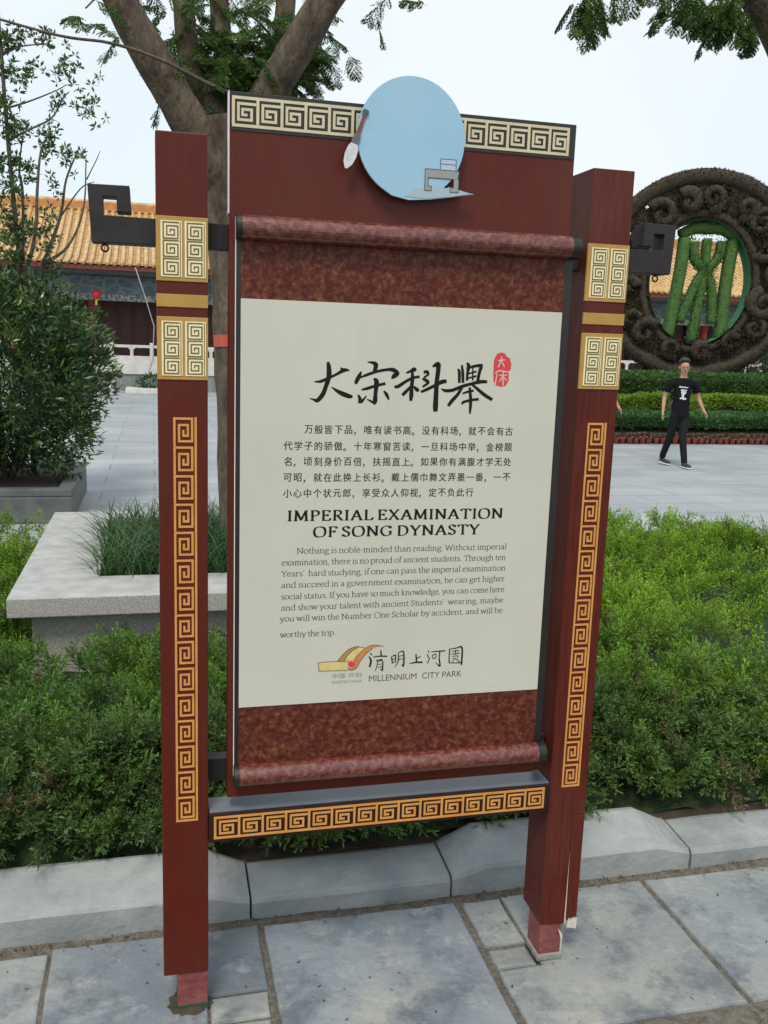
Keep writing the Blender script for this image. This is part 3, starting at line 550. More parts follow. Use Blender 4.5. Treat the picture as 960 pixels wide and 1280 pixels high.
# ------------------------------------------------------------------ ground, plaza, pavement, kerb
g = MB(); g.add([(-600, -600, -.32), (600, -600, -.32), (600, 900, -.32), (-600, 900, -.32)], [(0, 1, 2, 3)])
tag(g.build('ground', mat('far_ground', (.16, .16, .14), .9, (.22, .22, .2), 2)), kind='structure')
def paving(name, c1, c2, mortar, sx, sy, off=.0, msize=.012, rough=.6):
    m = bpy.data.materials.new(name); m.use_nodes = True; n = m.node_tree.nodes; l = m.node_tree.links; b = n['Principled BSDF']
    t = n.new('ShaderNodeTexCoord'); br = n.new('ShaderNodeTexBrick'); br.offset = off; br.inputs['Scale'].default_value = 1
    br.inputs['Brick Width'].default_value = sx; br.inputs['Row Height'].default_value = sy; br.inputs['Mortar Size'].default_value = msize; br.inputs['Mortar Smooth'].default_value = .3
    br.inputs['Color1'].default_value = (*c1, 1); br.inputs['Color2'].default_value = (*c2, 1); br.inputs['Mortar'].default_value = (*mortar, 1)
    l.new(t.outputs['Object'], br.inputs['Vector'])
    x = n.new('ShaderNodeTexNoise'); x.inputs['Scale'].default_value = .8; x.inputs['Detail'].default_value = 6; l.new(t.outputs['Object'], x.inputs['Vector'])
    r = n.new('ShaderNodeValToRGB'); r.color_ramp.elements[0].color = (.78, .8, .82, 1); r.color_ramp.elements[1].color = (1.12, 1.1, 1.08, 1); r.color_ramp.elements[0].position = .3; r.color_ramp.elements[1].position = .7
    l.new(x.outputs['Fac'], r.inputs['Fac']); q = n.new('ShaderNodeMixRGB'); q.blend_type = 'MULTIPLY'; q.inputs['Fac'].default_value = 1
    l.new(br.outputs['Color'], q.inputs['Color1']); l.new(r.outputs['Color'], q.inputs['Color2']); l.new(q.outputs['Color'], b.inputs['Base Color'])
    b.inputs['Roughness'].default_value = rough
    return m
PLZ = paving('plaza_paving', (.31, .335, .345), (.375, .39, .392), (.23, .235, .235), 1.2, .6, .5, .014)
def streaks(m, col, sc_, st_, p0, p1, k):
    n = m.node_tree.nodes; l = m.node_tree.links; b = n['Principled BSDF']; old = b.inputs['Base Color'].links[0].from_socket; t = n.new('ShaderNodeTexCoord')
    mp = n.new('ShaderNodeMapping'); mp.inputs['Scale'].default_value = st_; l.new(t.outputs['Object'], mp.inputs['Vector']); x = n.new('ShaderNodeTexNoise'); x.inputs['Scale'].default_value = sc_; x.inputs['Detail'].default_value = 8; x.inputs['Roughness'].default_value = .66; l.new(mp.outputs['Vector'], x.inputs['Vector'])
    r = n.new('ShaderNodeValToRGB'); r.color_ramp.elements[0].position = p0; r.color_ramp.elements[1].position = p1; r.color_ramp.elements[1].color = (k, k, k, 1); l.new(x.outputs['Fac'], r.inputs['Fac'])
    q = n.new('ShaderNodeMixRGB'); l.new(r.outputs['Color'], q.inputs['Fac']); l.new(old, q.inputs['Color1']); q.inputs['Color2'].default_value = (*col, 1); l.new(q.outputs['Color'], b.inputs['Base Color'])
streaks(PLZ, (.20, .225, .25), .55, (.5, 2.2, 1), .46, .66, .6); streaks(PLZ, (.40, .39, .36), 1.7, (1, 1, 1), .56, .72, .4)
streaks(PAPER, (.40, .38, .29), 2.0, (9, 1, .5), .60, .82, .28); streaks(KERB, (.16, .15, .125), 7, (1, 1, 3), .55, .72, .45); streaks(GRANITE, (.17, .15, .12), 4, (1, 1, 1), .60, .78, .35)
pl = MB(); pl.add([(-90, 3.0, -.1), (90, 3.0, -.1), (90, 140, -.1), (-90, 140, -.1)], [(0, 1, 2, 3)])
tag(pl.build('plaza', PLZ), kind='structure')
# soil of the planted bed, falling from the kerb to the plaza
def bed_back(x): return 5.5 if x < -.66 else (5.2 if x < 1.4 else min(7.0, 9.2-.8*x))
def soil_z(x, y): return .075-.145*np.clip((y-.5)/5.0, 0, 1.15)
b = MB(); xs = np.linspace(-9, 9.4, 70)
for i in range(len(xs)-1):
    x0, x1 = xs[i], xs[i+1]
    for j in range(10):
        def pt(x, k):
            yb = bed_back(.5*(x0+x1)); y = .50+(yb-.50)*k/10; return (x, y, float(soil_z(x, y)))
        if bed_back(.5*(x0+x1)) > .9: b.add([pt(x0, j), pt(x1, j), pt(x1, j+1), pt(x0, j+1)], [(0, 1, 2, 3)])
tag(b.build('bed_soil', SOIL), kind='structure')
d = MB(); nx, ny = 260, 30
gx = np.linspace(-9, 9.4, nx); gy = np.linspace(-3.2, .52, ny)
P = np.array([(x, y, 0) for x in gx for y in gy]); z = -.0095+.005*vnoise(P, 3.1, 3)+.003*vnoise(P, 11, 4)
z = np.where(P[:, 1] > .29, z+.011+.007*vnoise(P, 9, 5), z)
P[:, 2] = z
F = np.array([(i*ny+j, (i+1)*ny+j, (i+1)*ny+j+1, i*ny+j+1) for i in range(nx-1) for j in range(ny-1)])
tag(npmesh('joint_dirt', P, F, DIRT, smooth=True), kind='structure')
# slabs of the pavement: one paving layer
sl = []; random.seed(4)
def slab(x0, x1, y0, y1, tone, dz=0.0, skew=0.0): sl.append((x0, x1, y0, y1, tone, dz, skew))
slab(-.895, -.315, -.262, .300, (1.0, 1.02, 1.04)); slab(-.300, .105, -.262, .318, (.80, .84, .92), .001); slab(.112, .268, .045, .318, (.62, .68, .76)); slab(.118, .264, -.055, .036, (1.02, 1.02, .98), -.002); slab(.118, .262, -.262, -.066, (1.05, 1.04, 1.0), -.003)
slab(-1.50, -.91, -.262, .305, (1.05, 1.05, 1.05)); slab(-2.1, -1.515, -.262, .30, (1.1, 1.08, 1.05)); slab(-2.72, -2.115, -.262, .30, (.9, .95, 1))
slab(.292, .878, -.262, .312, (.86, .92, 1.0), .001)
slab(.906, 1.023, .093, .306, (1.1, 1.08, 1.02), .0015); slab(.910, 1.018, -.0, .080, (1.05, 1.03, .96), -.004)
slab(1.540, 2.13, -.262, .312, (.98, 1.0, 1.02)); slab(2.15, 2.75, -.262, .312, (1.05, 1.05, 1.02)); slab(2.77, 3.4, -.262, .31, (1, 1, 1)); slab(3.42, 4.1, -.262, .31, (.9, .95, 1)); slab(-3.4, -2.735, -.262, .3, (1, 1, 1))
V, F, T = [], [], []
def poly_slab(poly, tn, dz, seed):
    rr = random.Random(seed); per = []
    for a, b in zip(poly, poly[1:]+poly[:1]):
        k = max(2, int(math.hypot(b[0]-a[0], b[1]-a[1])/.06))
        per += [(a[0]+(b[0]-a[0])*q/k, a[1]+(b[1]-a[1])*q/k) for q in range(k)]
    m_ = len(per); o = len(V); cx = sum(p[0] for p in per)/m_; cy = sum(p[1] for p in per)/m_
    tx, ty = rr.uniform(-.003, .003), rr.uniform(-.003, .003); jit = [(rr.uniform(-.002, .002), rr.uniform(-.002, .002)) for _ in per]
    for lay in range(4):
        for k, (x, y) in enumerate(per):
            a, b = per[k-1], per[(k+1) % m_]; dx, dy = b[0]-a[0], b[1]-a[1]; L = math.hypot(dx, dy); nx_, ny_ = -dy/L, dx/L
            ins = (0, 0, .003, .008)[lay]; X, Y = x+jit[k][0]+nx_*ins, y+jit[k][1]+ny_*ins
            V.append((X, Y, (-.09, -.007, -.0015, 0)[lay]+dz+tx*(X-cx)+ty*(Y-cy))); T.append(tn)
    for lay in range(3):
        for k in range(m_): F.append((o+lay*m_+k, o+lay*m_+(k+1) % m_, o+(lay+1)*m_+(k+1) % m_, o+(lay+1)*m_+k))
    F.append(tuple(o+3*m_+k for k in range(m_)))
for i_, (x0, x1, y0, y1, tn, dz, skew) in enumerate(sl): poly_slab([(x0-.003, y0), (x1+.003, y0), (x1+.003, y1), (x0-.003, y1)], tn, dz, i_)
poly_slab([(.903, -.262), (1.520, -.262), (1.520, .316), (1.035, .316), (1.035, -.012), (.903, -.012)], (1.0, 1.0, .98), 0, 77)
# slab under the right post: fill the corner left of it
me = bpy.data.meshes.new('pavement'); me.from_pydata(V, [], F); a = me.color_attributes.new('tint', 'FLOAT_COLOR', 'POINT')
for i, tn in enumerate(T): a.data[i].color = (*tn, 1)
tag(link('pavement', me, STONE), kind='structure')
def stone_stains(m):      # brown earth stains and pale scuffs over the slabs
    n = m.node_tree.nodes; l = m.node_tree.links; b = n['Principled BSDF']; old = b.inputs['Base Color'].links[0].from_socket
    t = n.new('ShaderNodeTexCoord')
    for sc_, col, p0, p1, amt in ((2.6, (.33, .325, .28), .50, .66, .85), (4.4, (.085, .100, .120), .50, .62, .75), (11, (.36, .37, .355), .54, .68, .6), (34, (.075, .085, .097), .57, .70, .5), (90, (.42, .42, .40), .64, .74, .35)):
        x = n.new('ShaderNodeTexNoise'); x.inputs['Scale'].default_value = sc_; x.inputs['Detail'].default_value = 11; x.inputs['Roughness'].default_value = .74; l.new(t.outputs['Object'], x.inputs['Vector'])
        r = n.new('ShaderNodeValToRGB'); r.color_ramp.elements[0].position = p0; r.color_ramp.elements[1].position = p1; r.color_ramp.elements[1].color = (amt, amt, amt, 1); l.new(x.outputs['Fac'], r.inputs['Fac'])
        q = n.new('ShaderNodeMixRGB'); l.new(r.outputs['Color'], q.inputs['Fac']); l.new(old, q.inputs['Color1']); q.inputs['Color2'].default_value = (*col, 1); old = q.outputs['Color']
    l.new(old, b.inputs['Base Color'])
stone_stains(STONE)
# kerb stones
def kerb(x0, x1, high, label):
    random.seed(int(x0*100)+900)
    if high: top = [(x0, .062), (x0+.12, .092), (x1-.12, .092), (x1, .062)]
    else: top = [(x0, .060), (x1, .060)]
    k = 3 if high else 3; xs_ = []
    prof = lambda zt: [(.352, -.10), (.350, zt-.012), (.360, zt+.002), (.520, zt+.018+max(0, zt-.062)*.9), (.545, zt+.012+max(0, zt-.062)*.9), (.545, -.1)]
    vs, fs = [], []
    st = []
    for i in range(len(top)-1):
        for j in range(4 if i < len(top)-2 else 5):
            u = j/4; st.append((top[i][0]+(top[i+1][0]-top[i][0])*u, top[i][1]+(top[i+1][1]-top[i][1])*u))
    for x, zt in st:
        for (y, z) in prof(zt): vs.append((x, y+random.uniform(-.0015, .0015), z+random.uniform(-.001, .001)))
    m_ = 6
    for i in range(len(st)-1):
        for j in range(m_-1): fs.append((i*m_+j, (i+1)*m_+j, (i+1)*m_+j+1, i*m_+j+1))
    fs.append(tuple(range(m_))[::-1]); fs.append(tuple((len(st)-1)*m_+j for j in range(m_)))
    o = tag(MB().add(vs, fs).build('kerb_stone', KERB, None, bevel=.004), label, 'kerb stone', 'grey kerb stones along the planted bed')
kerb(-1.22, -.606, False, 'low grey kerb stone at the far left edge of the planted bed')
kerb(-.600, .252, True, 'raised grey kerb stone directly behind the foot of the left red post')
kerb(.258, .878, False, 'low grey kerb stone under the fret beam, between the two raised kerb stones')
kerb(.884, 1.722, True, 'raised grey kerb stone behind the foot of the splintered right post')
kerb(1.729, 2.36, False, 'low grey kerb stone right of the sign, in front of the green juniper bed')
# ------------------------------------------------------------------ juniper bed
def juniper_proto(seed, L, n_b, droop):
    r = np.random.default_rng(seed); out = []
    def blade(p, d, l, w, c):
        out.append((p, d, l, w, c))
    stem = []; p = np.zeros(3); d = np.array([1., 0, .15])
    for i in range(8):
        stem.append((p.copy(), d.copy())); p = p+unit(d)*L/8; d = d+np.array([0, 0, -droop])*.12+r.normal(size=3)*.05
    for i in range(7): blade(stem[i][0], stem[i+1][0]-stem[i][0], L/8*1.1, .004, (.55, .45, .35))
    for i in range(n_b):
        u = .08+.92*i/n_b; k = min(7, int(u*8)); s0, sd_ = stem[k]; sd_ = unit(sd_); s0 = s0+sd_*L/8*(u*8-k)
        az_ = i*2.4+r.normal()*.3; rad = np.array([0, math.cos(az_), math.sin(az_)])
        q = unit(sd_*1.0+rad*.62+r.normal(size=3)*.14); l = L*(.46-.24*u)*r.uniform(.85, 1.15)
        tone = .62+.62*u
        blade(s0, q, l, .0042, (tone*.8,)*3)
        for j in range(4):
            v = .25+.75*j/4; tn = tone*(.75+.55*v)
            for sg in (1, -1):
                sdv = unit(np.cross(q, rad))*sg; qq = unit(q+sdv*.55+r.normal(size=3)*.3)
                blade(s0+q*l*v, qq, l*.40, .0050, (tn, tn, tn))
    return [np.array([o[i] for o in out]) for i in (0, 1)] + [np.array([o[2] for o in out]), np.array([o[3] for o in out]), np.array([o[4] for o in out])]
JP = [juniper_proto(20+i, .135, 12, .15+.25*(i % 3)) for i in range(8)]
def cover_h(x, y):
    P = np.stack([x, y, 0*x], -1)
    edge = np.clip((y-.56)/.40, 0, 1)**.6
    yb = np.array([bed_back(a) for a in np.atleast_1d(x)]); e2 = np.clip((yb-y)/.35, 0, 1)**.5
    dip = 1-.55*np.exp(-((y-2.25)/.30)**2)*((x > -.75) & (x < 1.7))*np.clip((x+.9)/.3, 0, 1)
    return soil_z(x, y)+.06+dip*(.205+.070*vnoise(P, 2.6, 11)+.085*vnoise(P, 6.0, 12))*(.25+.75*edge)*(.35+.65*e2)
def in_bed(x, y):
    yb = np.array([bed_back(a) for a in x]); ok = (y > .60) & (y < yb-.1)
    bench = (x > -.66) & (x < 1.62) & (y > 2.42) & (y < 4.7)
    return ok & ~bench
# inner mass that keeps the bed from being see-through
n_ = 150; xs = np.linspace(-5.2, 9.0, n_); 
Vv = []; Fv = []
ny = 60
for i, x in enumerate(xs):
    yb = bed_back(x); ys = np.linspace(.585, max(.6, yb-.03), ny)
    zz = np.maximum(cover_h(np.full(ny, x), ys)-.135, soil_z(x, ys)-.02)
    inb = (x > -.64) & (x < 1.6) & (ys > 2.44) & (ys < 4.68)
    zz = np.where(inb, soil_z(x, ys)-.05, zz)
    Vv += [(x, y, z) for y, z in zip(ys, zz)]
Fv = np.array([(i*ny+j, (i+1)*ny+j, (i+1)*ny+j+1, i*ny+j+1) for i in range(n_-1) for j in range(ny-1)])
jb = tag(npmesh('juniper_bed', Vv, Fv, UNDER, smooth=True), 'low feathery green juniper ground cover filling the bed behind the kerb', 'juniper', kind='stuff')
def scatter_juniper(xr, yr, dens, scale, wmul, keep=1.0, front_only=False):
    A = (xr[1]-xr[0])*(yr[1]-yr[0]); k = int(A*dens)
    nc = max(4, k//9); cx_, cy_ = rng.uniform(*xr, nc), rng.uniform(*yr, nc); csz = rng.uniform(.055, .12, nc)*scale; chh = rng.normal(size=nc)*.028; chue = rng.normal(size=nc)
    ci = rng.integers(0, nc, k); an = rng.uniform(0, 2*np.pi, k); rr_ = rng.uniform(0, 1, k)**.6
    x = cx_[ci]+csz[ci]*rr_*np.cos(an); y = cy_[ci]+csz[ci]*rr_*np.sin(an)
    ok = in_bed(x, y) & (x > xr[0]) & (x < xr[1]); x, y, ci, an, rr_ = x[ok], y[ok], ci[ok], an[ok], rr_[ok]; k = len(x)
    if not k: return []
    h = cover_h(x, y); P = np.stack([x, y, h], -1)
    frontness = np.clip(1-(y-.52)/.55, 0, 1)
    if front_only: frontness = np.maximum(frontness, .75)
    dep = .04+.075*rr_**2+rng.uniform(-.015, .02, k)-chh[ci]; P[:, 2] -= dep*(0.35 if front_only else 1)
    # at the front the sprays hang out over the kerb at all heights
    s0 = np.array([float(soil_z(0, .6))]*k)
    if not front_only: P[:, 2] = np.where(frontness > .45, s0+.05+(P[:, 2]-s0)*rng.uniform(.15, 1, k), P[:, 2])
    yaw = an+rng.normal(size=k)*.35; front = rng.uniform(0, 1, k) < frontness*.9
    yaw = np.where(front, rng.normal(-np.pi/2, .7, k), yaw)
    pit = np.where(front, rng.uniform(-.25, .8, k), 1.35-.95*rr_+rng.normal(size=k)*.18); sc_ = rng.uniform(.75, 1.3, k)*scale
    Q = np.stack([x, y, 0*x], -1)
    n1 = vnoise(Q, 1.7, 31); n2 = vnoise(Q, 4.5, 32); far = np.clip((y-1.3)/2.6, 0, 1)
    side = np.clip((x-.9)/.5, 0, 1); hue = np.clip(.30+.42*n1+.22*n2+.75*(far-.32)+.28*side+.16*chue[ci], 0, 1)[:, None]
    young = np.array([.205, .365, .026]); old = np.array([.072, .152, .031]); dead = np.array([.14, .105, .05])  # leaf age plus painted light: brighter far and right, shaded near and left
    base = old+(young-old)*hue
    fmix = (frontness*.48)[:, None]; base = base*(1-fmix)+np.array([.085, .112, .054])*fmix  # front greyed: older foliage, and shade put into the colour
    isd = (rng.uniform(0, 1, k) < .03)[:, None]; base = np.where(isd, dead, base)*rng.uniform(.72, 1.3, (k, 1))
    out = []
    for v in range(len(JP)):
        idx = np.where(np.arange(k) % len(JP) == v)[0]
        if not len(idx): continue
        p, d, l, w, c = JP[v]
        if keep < 1:
            kk = rng.uniform(0, 1, len(p)) < keep; p, d, l, w, c = p[kk], d[kk], l[kk], w[kk], c[kk]
        cy, sy, cp, sp = np.cos(yaw[idx]), np.sin(yaw[idx]), np.cos(pit[idx]), np.sin(pit[idx]); z0 = 0*cy
        roll = rng.uniform(-.6, .6, len(idx)); cr, sr = np.cos(roll), np.sin(roll)
        X = np.stack([cy*cp, sy*cp, sp], -1); Y0 = np.stack([-sy, cy, z0], -1); Z0 = np.cross(X, Y0)
        Y = Y0*cr[:, None]+Z0*sr[:, None]; Z = np.cross(X, Y); Rm = np.stack([X, Y, Z], 1)      # rows
        pw = np.einsum('bi,aij->abj', p, Rm)*sc_[idx][:, None, None]+P[idx][:, None, :]
        dw = np.einsum('bi,aij->abj', d, Rm)
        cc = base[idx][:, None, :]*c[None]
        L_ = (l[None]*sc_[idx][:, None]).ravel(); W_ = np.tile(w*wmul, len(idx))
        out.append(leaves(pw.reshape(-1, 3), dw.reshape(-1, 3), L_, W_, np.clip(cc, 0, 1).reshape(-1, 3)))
    return out
parts = []
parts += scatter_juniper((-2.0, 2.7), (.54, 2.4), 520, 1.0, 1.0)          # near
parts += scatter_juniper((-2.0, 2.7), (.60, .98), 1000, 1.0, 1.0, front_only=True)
parts += scatter_juniper((-2.6, -.6), (2.4, 4.8), 300, 1.05, 1.2, .7)
parts += scatter_juniper((1.2, 4.8), (2.4, 4.4), 330, 1.05, 1.2, .7)
parts += scatter_juniper((-3.2, -.6), (4.8, 5.5), 190, 1.15, 1.6, .6)
parts += scatter_juniper((1.2, 6.2), (4.4, 6.9), 230, 1.12, 1.6, .6)
parts += scatter_juniper((2.7, 5.6), (.54, 2.4), 90, 1.2, 1.7, .5)
parts += scatter_juniper((-4, -2.0), (.54, 2.4), 60, 1.2, 1.7, .5)
V, F, T = merge(parts)
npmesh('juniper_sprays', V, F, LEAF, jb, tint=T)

# ------------------------------------------------------------------ granite seat round the tree, with its grass
seat = empty('planter_bench', 'square speckled granite bench edging round the tree, left behind the sign', 'planter bench')
X0, X1, Y0, Y1, AW = -.700, 1.62, 2.385, 4.67, .405
b = MB(); zb_ = [(X0, X1, Y0, Y0+AW), (X0, X0+AW, Y0+AW+.002, Y1-AW-.002), (X1-AW, X1, Y0+AW+.002, Y1-AW-.002), (X0, X1, Y1-AW, Y1)]
o = b.box(*zb_[0], .352, .450).build('seat_slab', GRANITE, seat, bevel=.006)
for q in zb_[1:]: MB().box(*q, .352, .450).build('seat_slab', GRANITE, seat, bevel=.006)
for q, dx, dy in zip(zb_, (0, 0, 0, 0), (0, 0, 0, 0)):
    MB().box(q[0]+.10, q[1]-.10, q[2]+.09, q[3]-.09, -.15, .3515).build('seat_wall', GRANITE, seat)
MB().box(X0+AW-.1, X1-AW+.1, Y0+AW-.1, Y1-AW+.1, -.1, .36).build('planter_soil', SOIL, seat)
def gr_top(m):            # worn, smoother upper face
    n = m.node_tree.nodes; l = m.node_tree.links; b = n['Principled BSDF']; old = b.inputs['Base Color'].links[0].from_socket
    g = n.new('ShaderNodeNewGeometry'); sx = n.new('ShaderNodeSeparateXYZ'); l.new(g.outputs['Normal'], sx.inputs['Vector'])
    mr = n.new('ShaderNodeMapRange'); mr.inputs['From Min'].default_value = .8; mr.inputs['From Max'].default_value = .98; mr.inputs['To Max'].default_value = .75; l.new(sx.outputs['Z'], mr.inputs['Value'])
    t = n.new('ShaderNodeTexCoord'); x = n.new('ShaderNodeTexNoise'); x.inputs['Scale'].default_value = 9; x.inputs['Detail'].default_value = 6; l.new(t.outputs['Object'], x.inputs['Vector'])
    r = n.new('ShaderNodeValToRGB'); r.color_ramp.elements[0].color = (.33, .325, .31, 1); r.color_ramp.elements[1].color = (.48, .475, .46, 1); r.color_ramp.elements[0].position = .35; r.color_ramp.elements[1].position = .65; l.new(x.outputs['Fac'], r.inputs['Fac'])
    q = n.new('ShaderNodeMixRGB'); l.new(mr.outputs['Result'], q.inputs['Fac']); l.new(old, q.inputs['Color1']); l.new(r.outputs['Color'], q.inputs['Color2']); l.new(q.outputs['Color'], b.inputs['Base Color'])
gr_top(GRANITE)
def blade_grass(P, L, W, lean, col, m, name, parent=None):
    """curved grass blades, three segments each"""
    k = len(P); a = rng.uniform(0, 2*np.pi, k); h = np.stack([np.cos(a), np.sin(a), 0*a], -1)*(lean*rng.uniform(.4, 1.3, k))[:, None]
    upv = np.array([0, 0, 1.]); S = np.stack([-np.sin(a), np.cos(a), 0*a], -1)
    L = L*rng.uniform(.6, 1.15, k)[:, None]; V = []
    for t, w in ((0, 1), (.4, .9), (.75, .6), (1, .05)):
        c = P + upv*L*(t-.32*t*t*lean) + h*L*t*t*.9
        V += [c-S*W*w/2, c+S*W*w/2]
    V = np.stack(V, 1); o = (np.arange(k)*8)[:, None, None]
    F = (np.array([[0, 1, 3, 2], [2, 3, 5, 4], [4, 5, 7, 6]])[None]+o).reshape(-1, 4)
    T = np.repeat(col, 8, 0)
    return npmesh(name, V.reshape(-1, 3), F, m, parent, tint=T)
k = 3600; P = np.stack([rng.uniform(X0+AW-.02, X1-AW, k), rng.uniform(Y0+AW+.01, Y1-AW+.02, k), np.full(k, .36)], -1)
col = np.array([.040, .105, .034])*rng.uniform(.6, 1.5, (k, 1))+np.array([.02, .015, 0])*rng.uniform(0, 1, (k, 1))
gs = blade_grass(P, .34, .009, 1.0, col, LEAF, 'mondo_grass'); tag(gs, 'dark green mondo grass tufts growing inside the granite bench', 'grass', kind='stuff')

k = 420; P = np.stack([rng.uniform(1.5, 2.3, k), rng.normal(-.36, .05, k), np.full(k, -.022)], -1); P = P[P[:, 1] < -.272]; k = len(P)
dg = blade_grass(P, .055, .0028, 1.6, np.where(rng.uniform(0, 1, (k, 1)) < .55, np.array([.24, .20, .10]), np.array([.09, .12, .04]))*rng.uniform(.6, 1.2, (k, 1)), LEAF, 'dry_grass'); tag(dg, 'short dry grass on the earth beside the right paving slab', 'grass', kind='stuff')
m_ = MB(); rs = random.Random(8); kk = 26
for lay, (r_, z_) in enumerate(((1.0, -.006), (.72, .006), (.35, .010))):
    for q in range(kk):
        a = 2*math.pi*q/kk; j = rs.uniform(.85, 1.12); m_.v.append((.062+.066*r_*j*math.cos(a), .030+.062*r_*j*math.sin(a), z_+rs.uniform(-.003, .003)))
for lay in range(2):
    for q in range(kk): m_.f.append((lay*kk+q, lay*kk+(q+1) % kk, (lay+1)*kk+(q+1) % kk, (lay+1)*kk+q))
m_.f.append(tuple(2*kk+q for q in range(kk))); tag(m_.build('soil_patch', SOIL, smooth=True), kind='structure')
# litter: dry leaf scraps and grit caught along the kerb and in the joints
k = 420; P = np.stack([rng.uniform(-1.4, 2.6, k), np.where(rng.uniform(0, 1, k) < .8, rng.normal(.33, .018, k), rng.uniform(-.25, .3, k)), np.full(k, .003)], -1)
D = np.stack([rng.normal(size=k), rng.normal(size=k), np.abs(rng.normal(size=k))*.12], -1); cl_ = np.where(rng.uniform(0, 1, (k, 1)) < .5, np.array([.16, .11, .06]), np.array([.06, .045, .03]))*rng.uniform(.5, 1.5, (k, 1))
v, f, T = leaves(P, D, rng.uniform(.004, .018, k), rng.uniform(.003, .007, k), cl_, N=np.tile(np.array([0, 0, 1.]), (k, 1))+rng.normal(size=(k, 3))*.15)
tag(npmesh('leaf_litter', v, f, LEAF, None, tint=T), 'tiny dry leaf scraps and grit lying along the foot of the kerb', 'litter', kind='stuff')
# ------------------------------------------------------------------ mimosa trees
def limb(mb, pts, r0, r1, n=12, seed=0, sub=5):
    r = random.Random(seed); c = bez(pts, sub); k = len(c)
    rad = [(r0+(r1-r0)*(i/(k-1))**.8)*(1+r.uniform(-.04, .04)) for i in range(k)]
    mb.tube(c, rad, n)
def fronds(spec):
    """feathery twice-pinnate mimosa leaves: spec = list of (base, dir, length, tone)"""
    PP, DD, LL, WW, CC = [], [], [], [], []
    for p, d, L, tone in spec:
        p = np.array(p, float); d = np.array(d, float); d /= np.linalg.norm(d); sag = rng.uniform(.5, 1.0)
        side = np.cross(d, [0, 0, 1.]); side = side/max(np.linalg.norm(side), 1e-6); ptl = p.copy(); m = 9
        hue = np.array([.062, .125, .022])*tone if rng.random() < .7 else np.array([.12, .18, .03])*tone
        for i in range(m):
            step = L/m; d2 = d+np.array([0, 0, -1.])*sag*(i/m); d2 /= np.linalg.norm(d2); q = ptl+d2*step
            PP.append(ptl.copy()); DD.append(d2); LL.append(step*1.05); WW.append(.004); CC.append(hue*.8); ptl = q
            if i == 0: continue
            for s in (-1, 1):
                pl_ = L*.46*math.sin(math.pi*(.18+.72*i/m)); dd = d2*.55+side*s*.8+np.array([0, 0, -.45])+rng.normal(size=3)*.22; dd /= np.linalg.norm(dd)
                nrm = np.cross(dd, d2); nrm /= max(np.linalg.norm(nrm), 1e-6); sd_ = np.cross(nrm, dd); nl = 14
                for j in range(nl):
                    u = (j+.6)/nl; w = .021*math.sin(math.pi*(.22+.68*u)); b_ = ptl+dd*pl_*u
                    for s2 in (-1, 1):
                        e = dd*.45+sd_*s2*.9+rng.normal(size=3)*.08
                        PP.append(b_); DD.append(e); LL.append(w); WW.append(.0062); CC.append(hue*rng.uniform(.8, 1.25))
    return leaves(np.array(PP), np.array(DD), np.array(LL), np.array(WW), np.array(CC))
tree = empty('mimosa_tree', 'forked mimosa tree with feathery leaves and an orange band on its trunk, behind the sign', 'tree')
w = MB()
limb(w, [(.56, 3.52, .30), (.545, 3.53, .7), (.52, 3.55, 1.5), (.485, 3.55, 2.2), (.43, 3.56, 2.75), (.40, 3.56, 2.95)], .168, .165, 14, 1)
limb(w, [(.455, 3.55, 2.50), (.31, 3.50, 2.72), (.17, 3.46, 2.95), (.02, 3.42, 3.18), (-.13, 3.40, 3.42), (-.20, 3.40, 3.62), (-.27, 3.42, 4.1), (-.5, 3.5, 4.8)], .128, .078, 12, 2)
limb(w, [(.46, 3.56, 2.70), (.40, 3.60, 2.90), (.31, 3.66, 3.08), (.24, 3.75, 3.22), (.20, 3.82, 3.5), (.15, 3.9, 4.2)], .085, .06, 10, 3)
limb(w, [(.49, 3.56, 2.55), (.56, 3.54, 2.85), (.66, 3.50, 3.10), (.80, 3.45, 3.33), (.96, 3.40, 3.60), (1.10, 3.38, 3.80), (1.5, 3.3, 4.4), (2.0, 3.2, 4.9)], .128, .072, 12, 4)
limb(w, [(.50, 3.70, 2.7), (.50, 3.85, 3.05), (.46, 3.95, 3.3), (.42, 4.0, 3.55), (.38, 4.05, 4.2)], .075, .06, 10, 5)
limb(w, [(.66, 3.75, 2.9), (.74, 3.95, 3.2), (.80, 4.05, 3.5), (.86, 4.1, 4.3)], .08, .06, 10, 6)
trunk = w.build('trunk', BARK, tree, smooth=True)
bd_ = MB(); bd_.tube([(.5145, 3.55, 1.665), (.510, 3.55, 1.735)], .1695, 18, caps=False); bd_.build('orange_band', BAND, tree, smooth=True)
t = MB(); limb(t, [(.50, 3.35, 3.02), (.29, 3.25, 3.06), (.05, 3.22, 3.145), (-.2, 3.2, 3.195), (-.46, 3.2, 3.205), (-.9, 3.2, 3.28)], .012, .006, 6, 8); t.build('bare_twig', BARK2, tree, smooth=True)
spec = []
def cluster(c, n, s, L=(.13, .24), tone=(.7, 1.3)):
    for _ in range(n):
        p = np.array(c)+rng.normal(size=3)*np.array(s)
        if c[2] > 4.05 and p[2] < 2.0+.40*(p[1]+2.145)+.2: continue
        d = np.array([rng.normal(), rng.normal(), rng.uniform(-.9, .25)])
        spec.append((p, d, rng.uniform(*L), rng.uniform(*tone)))
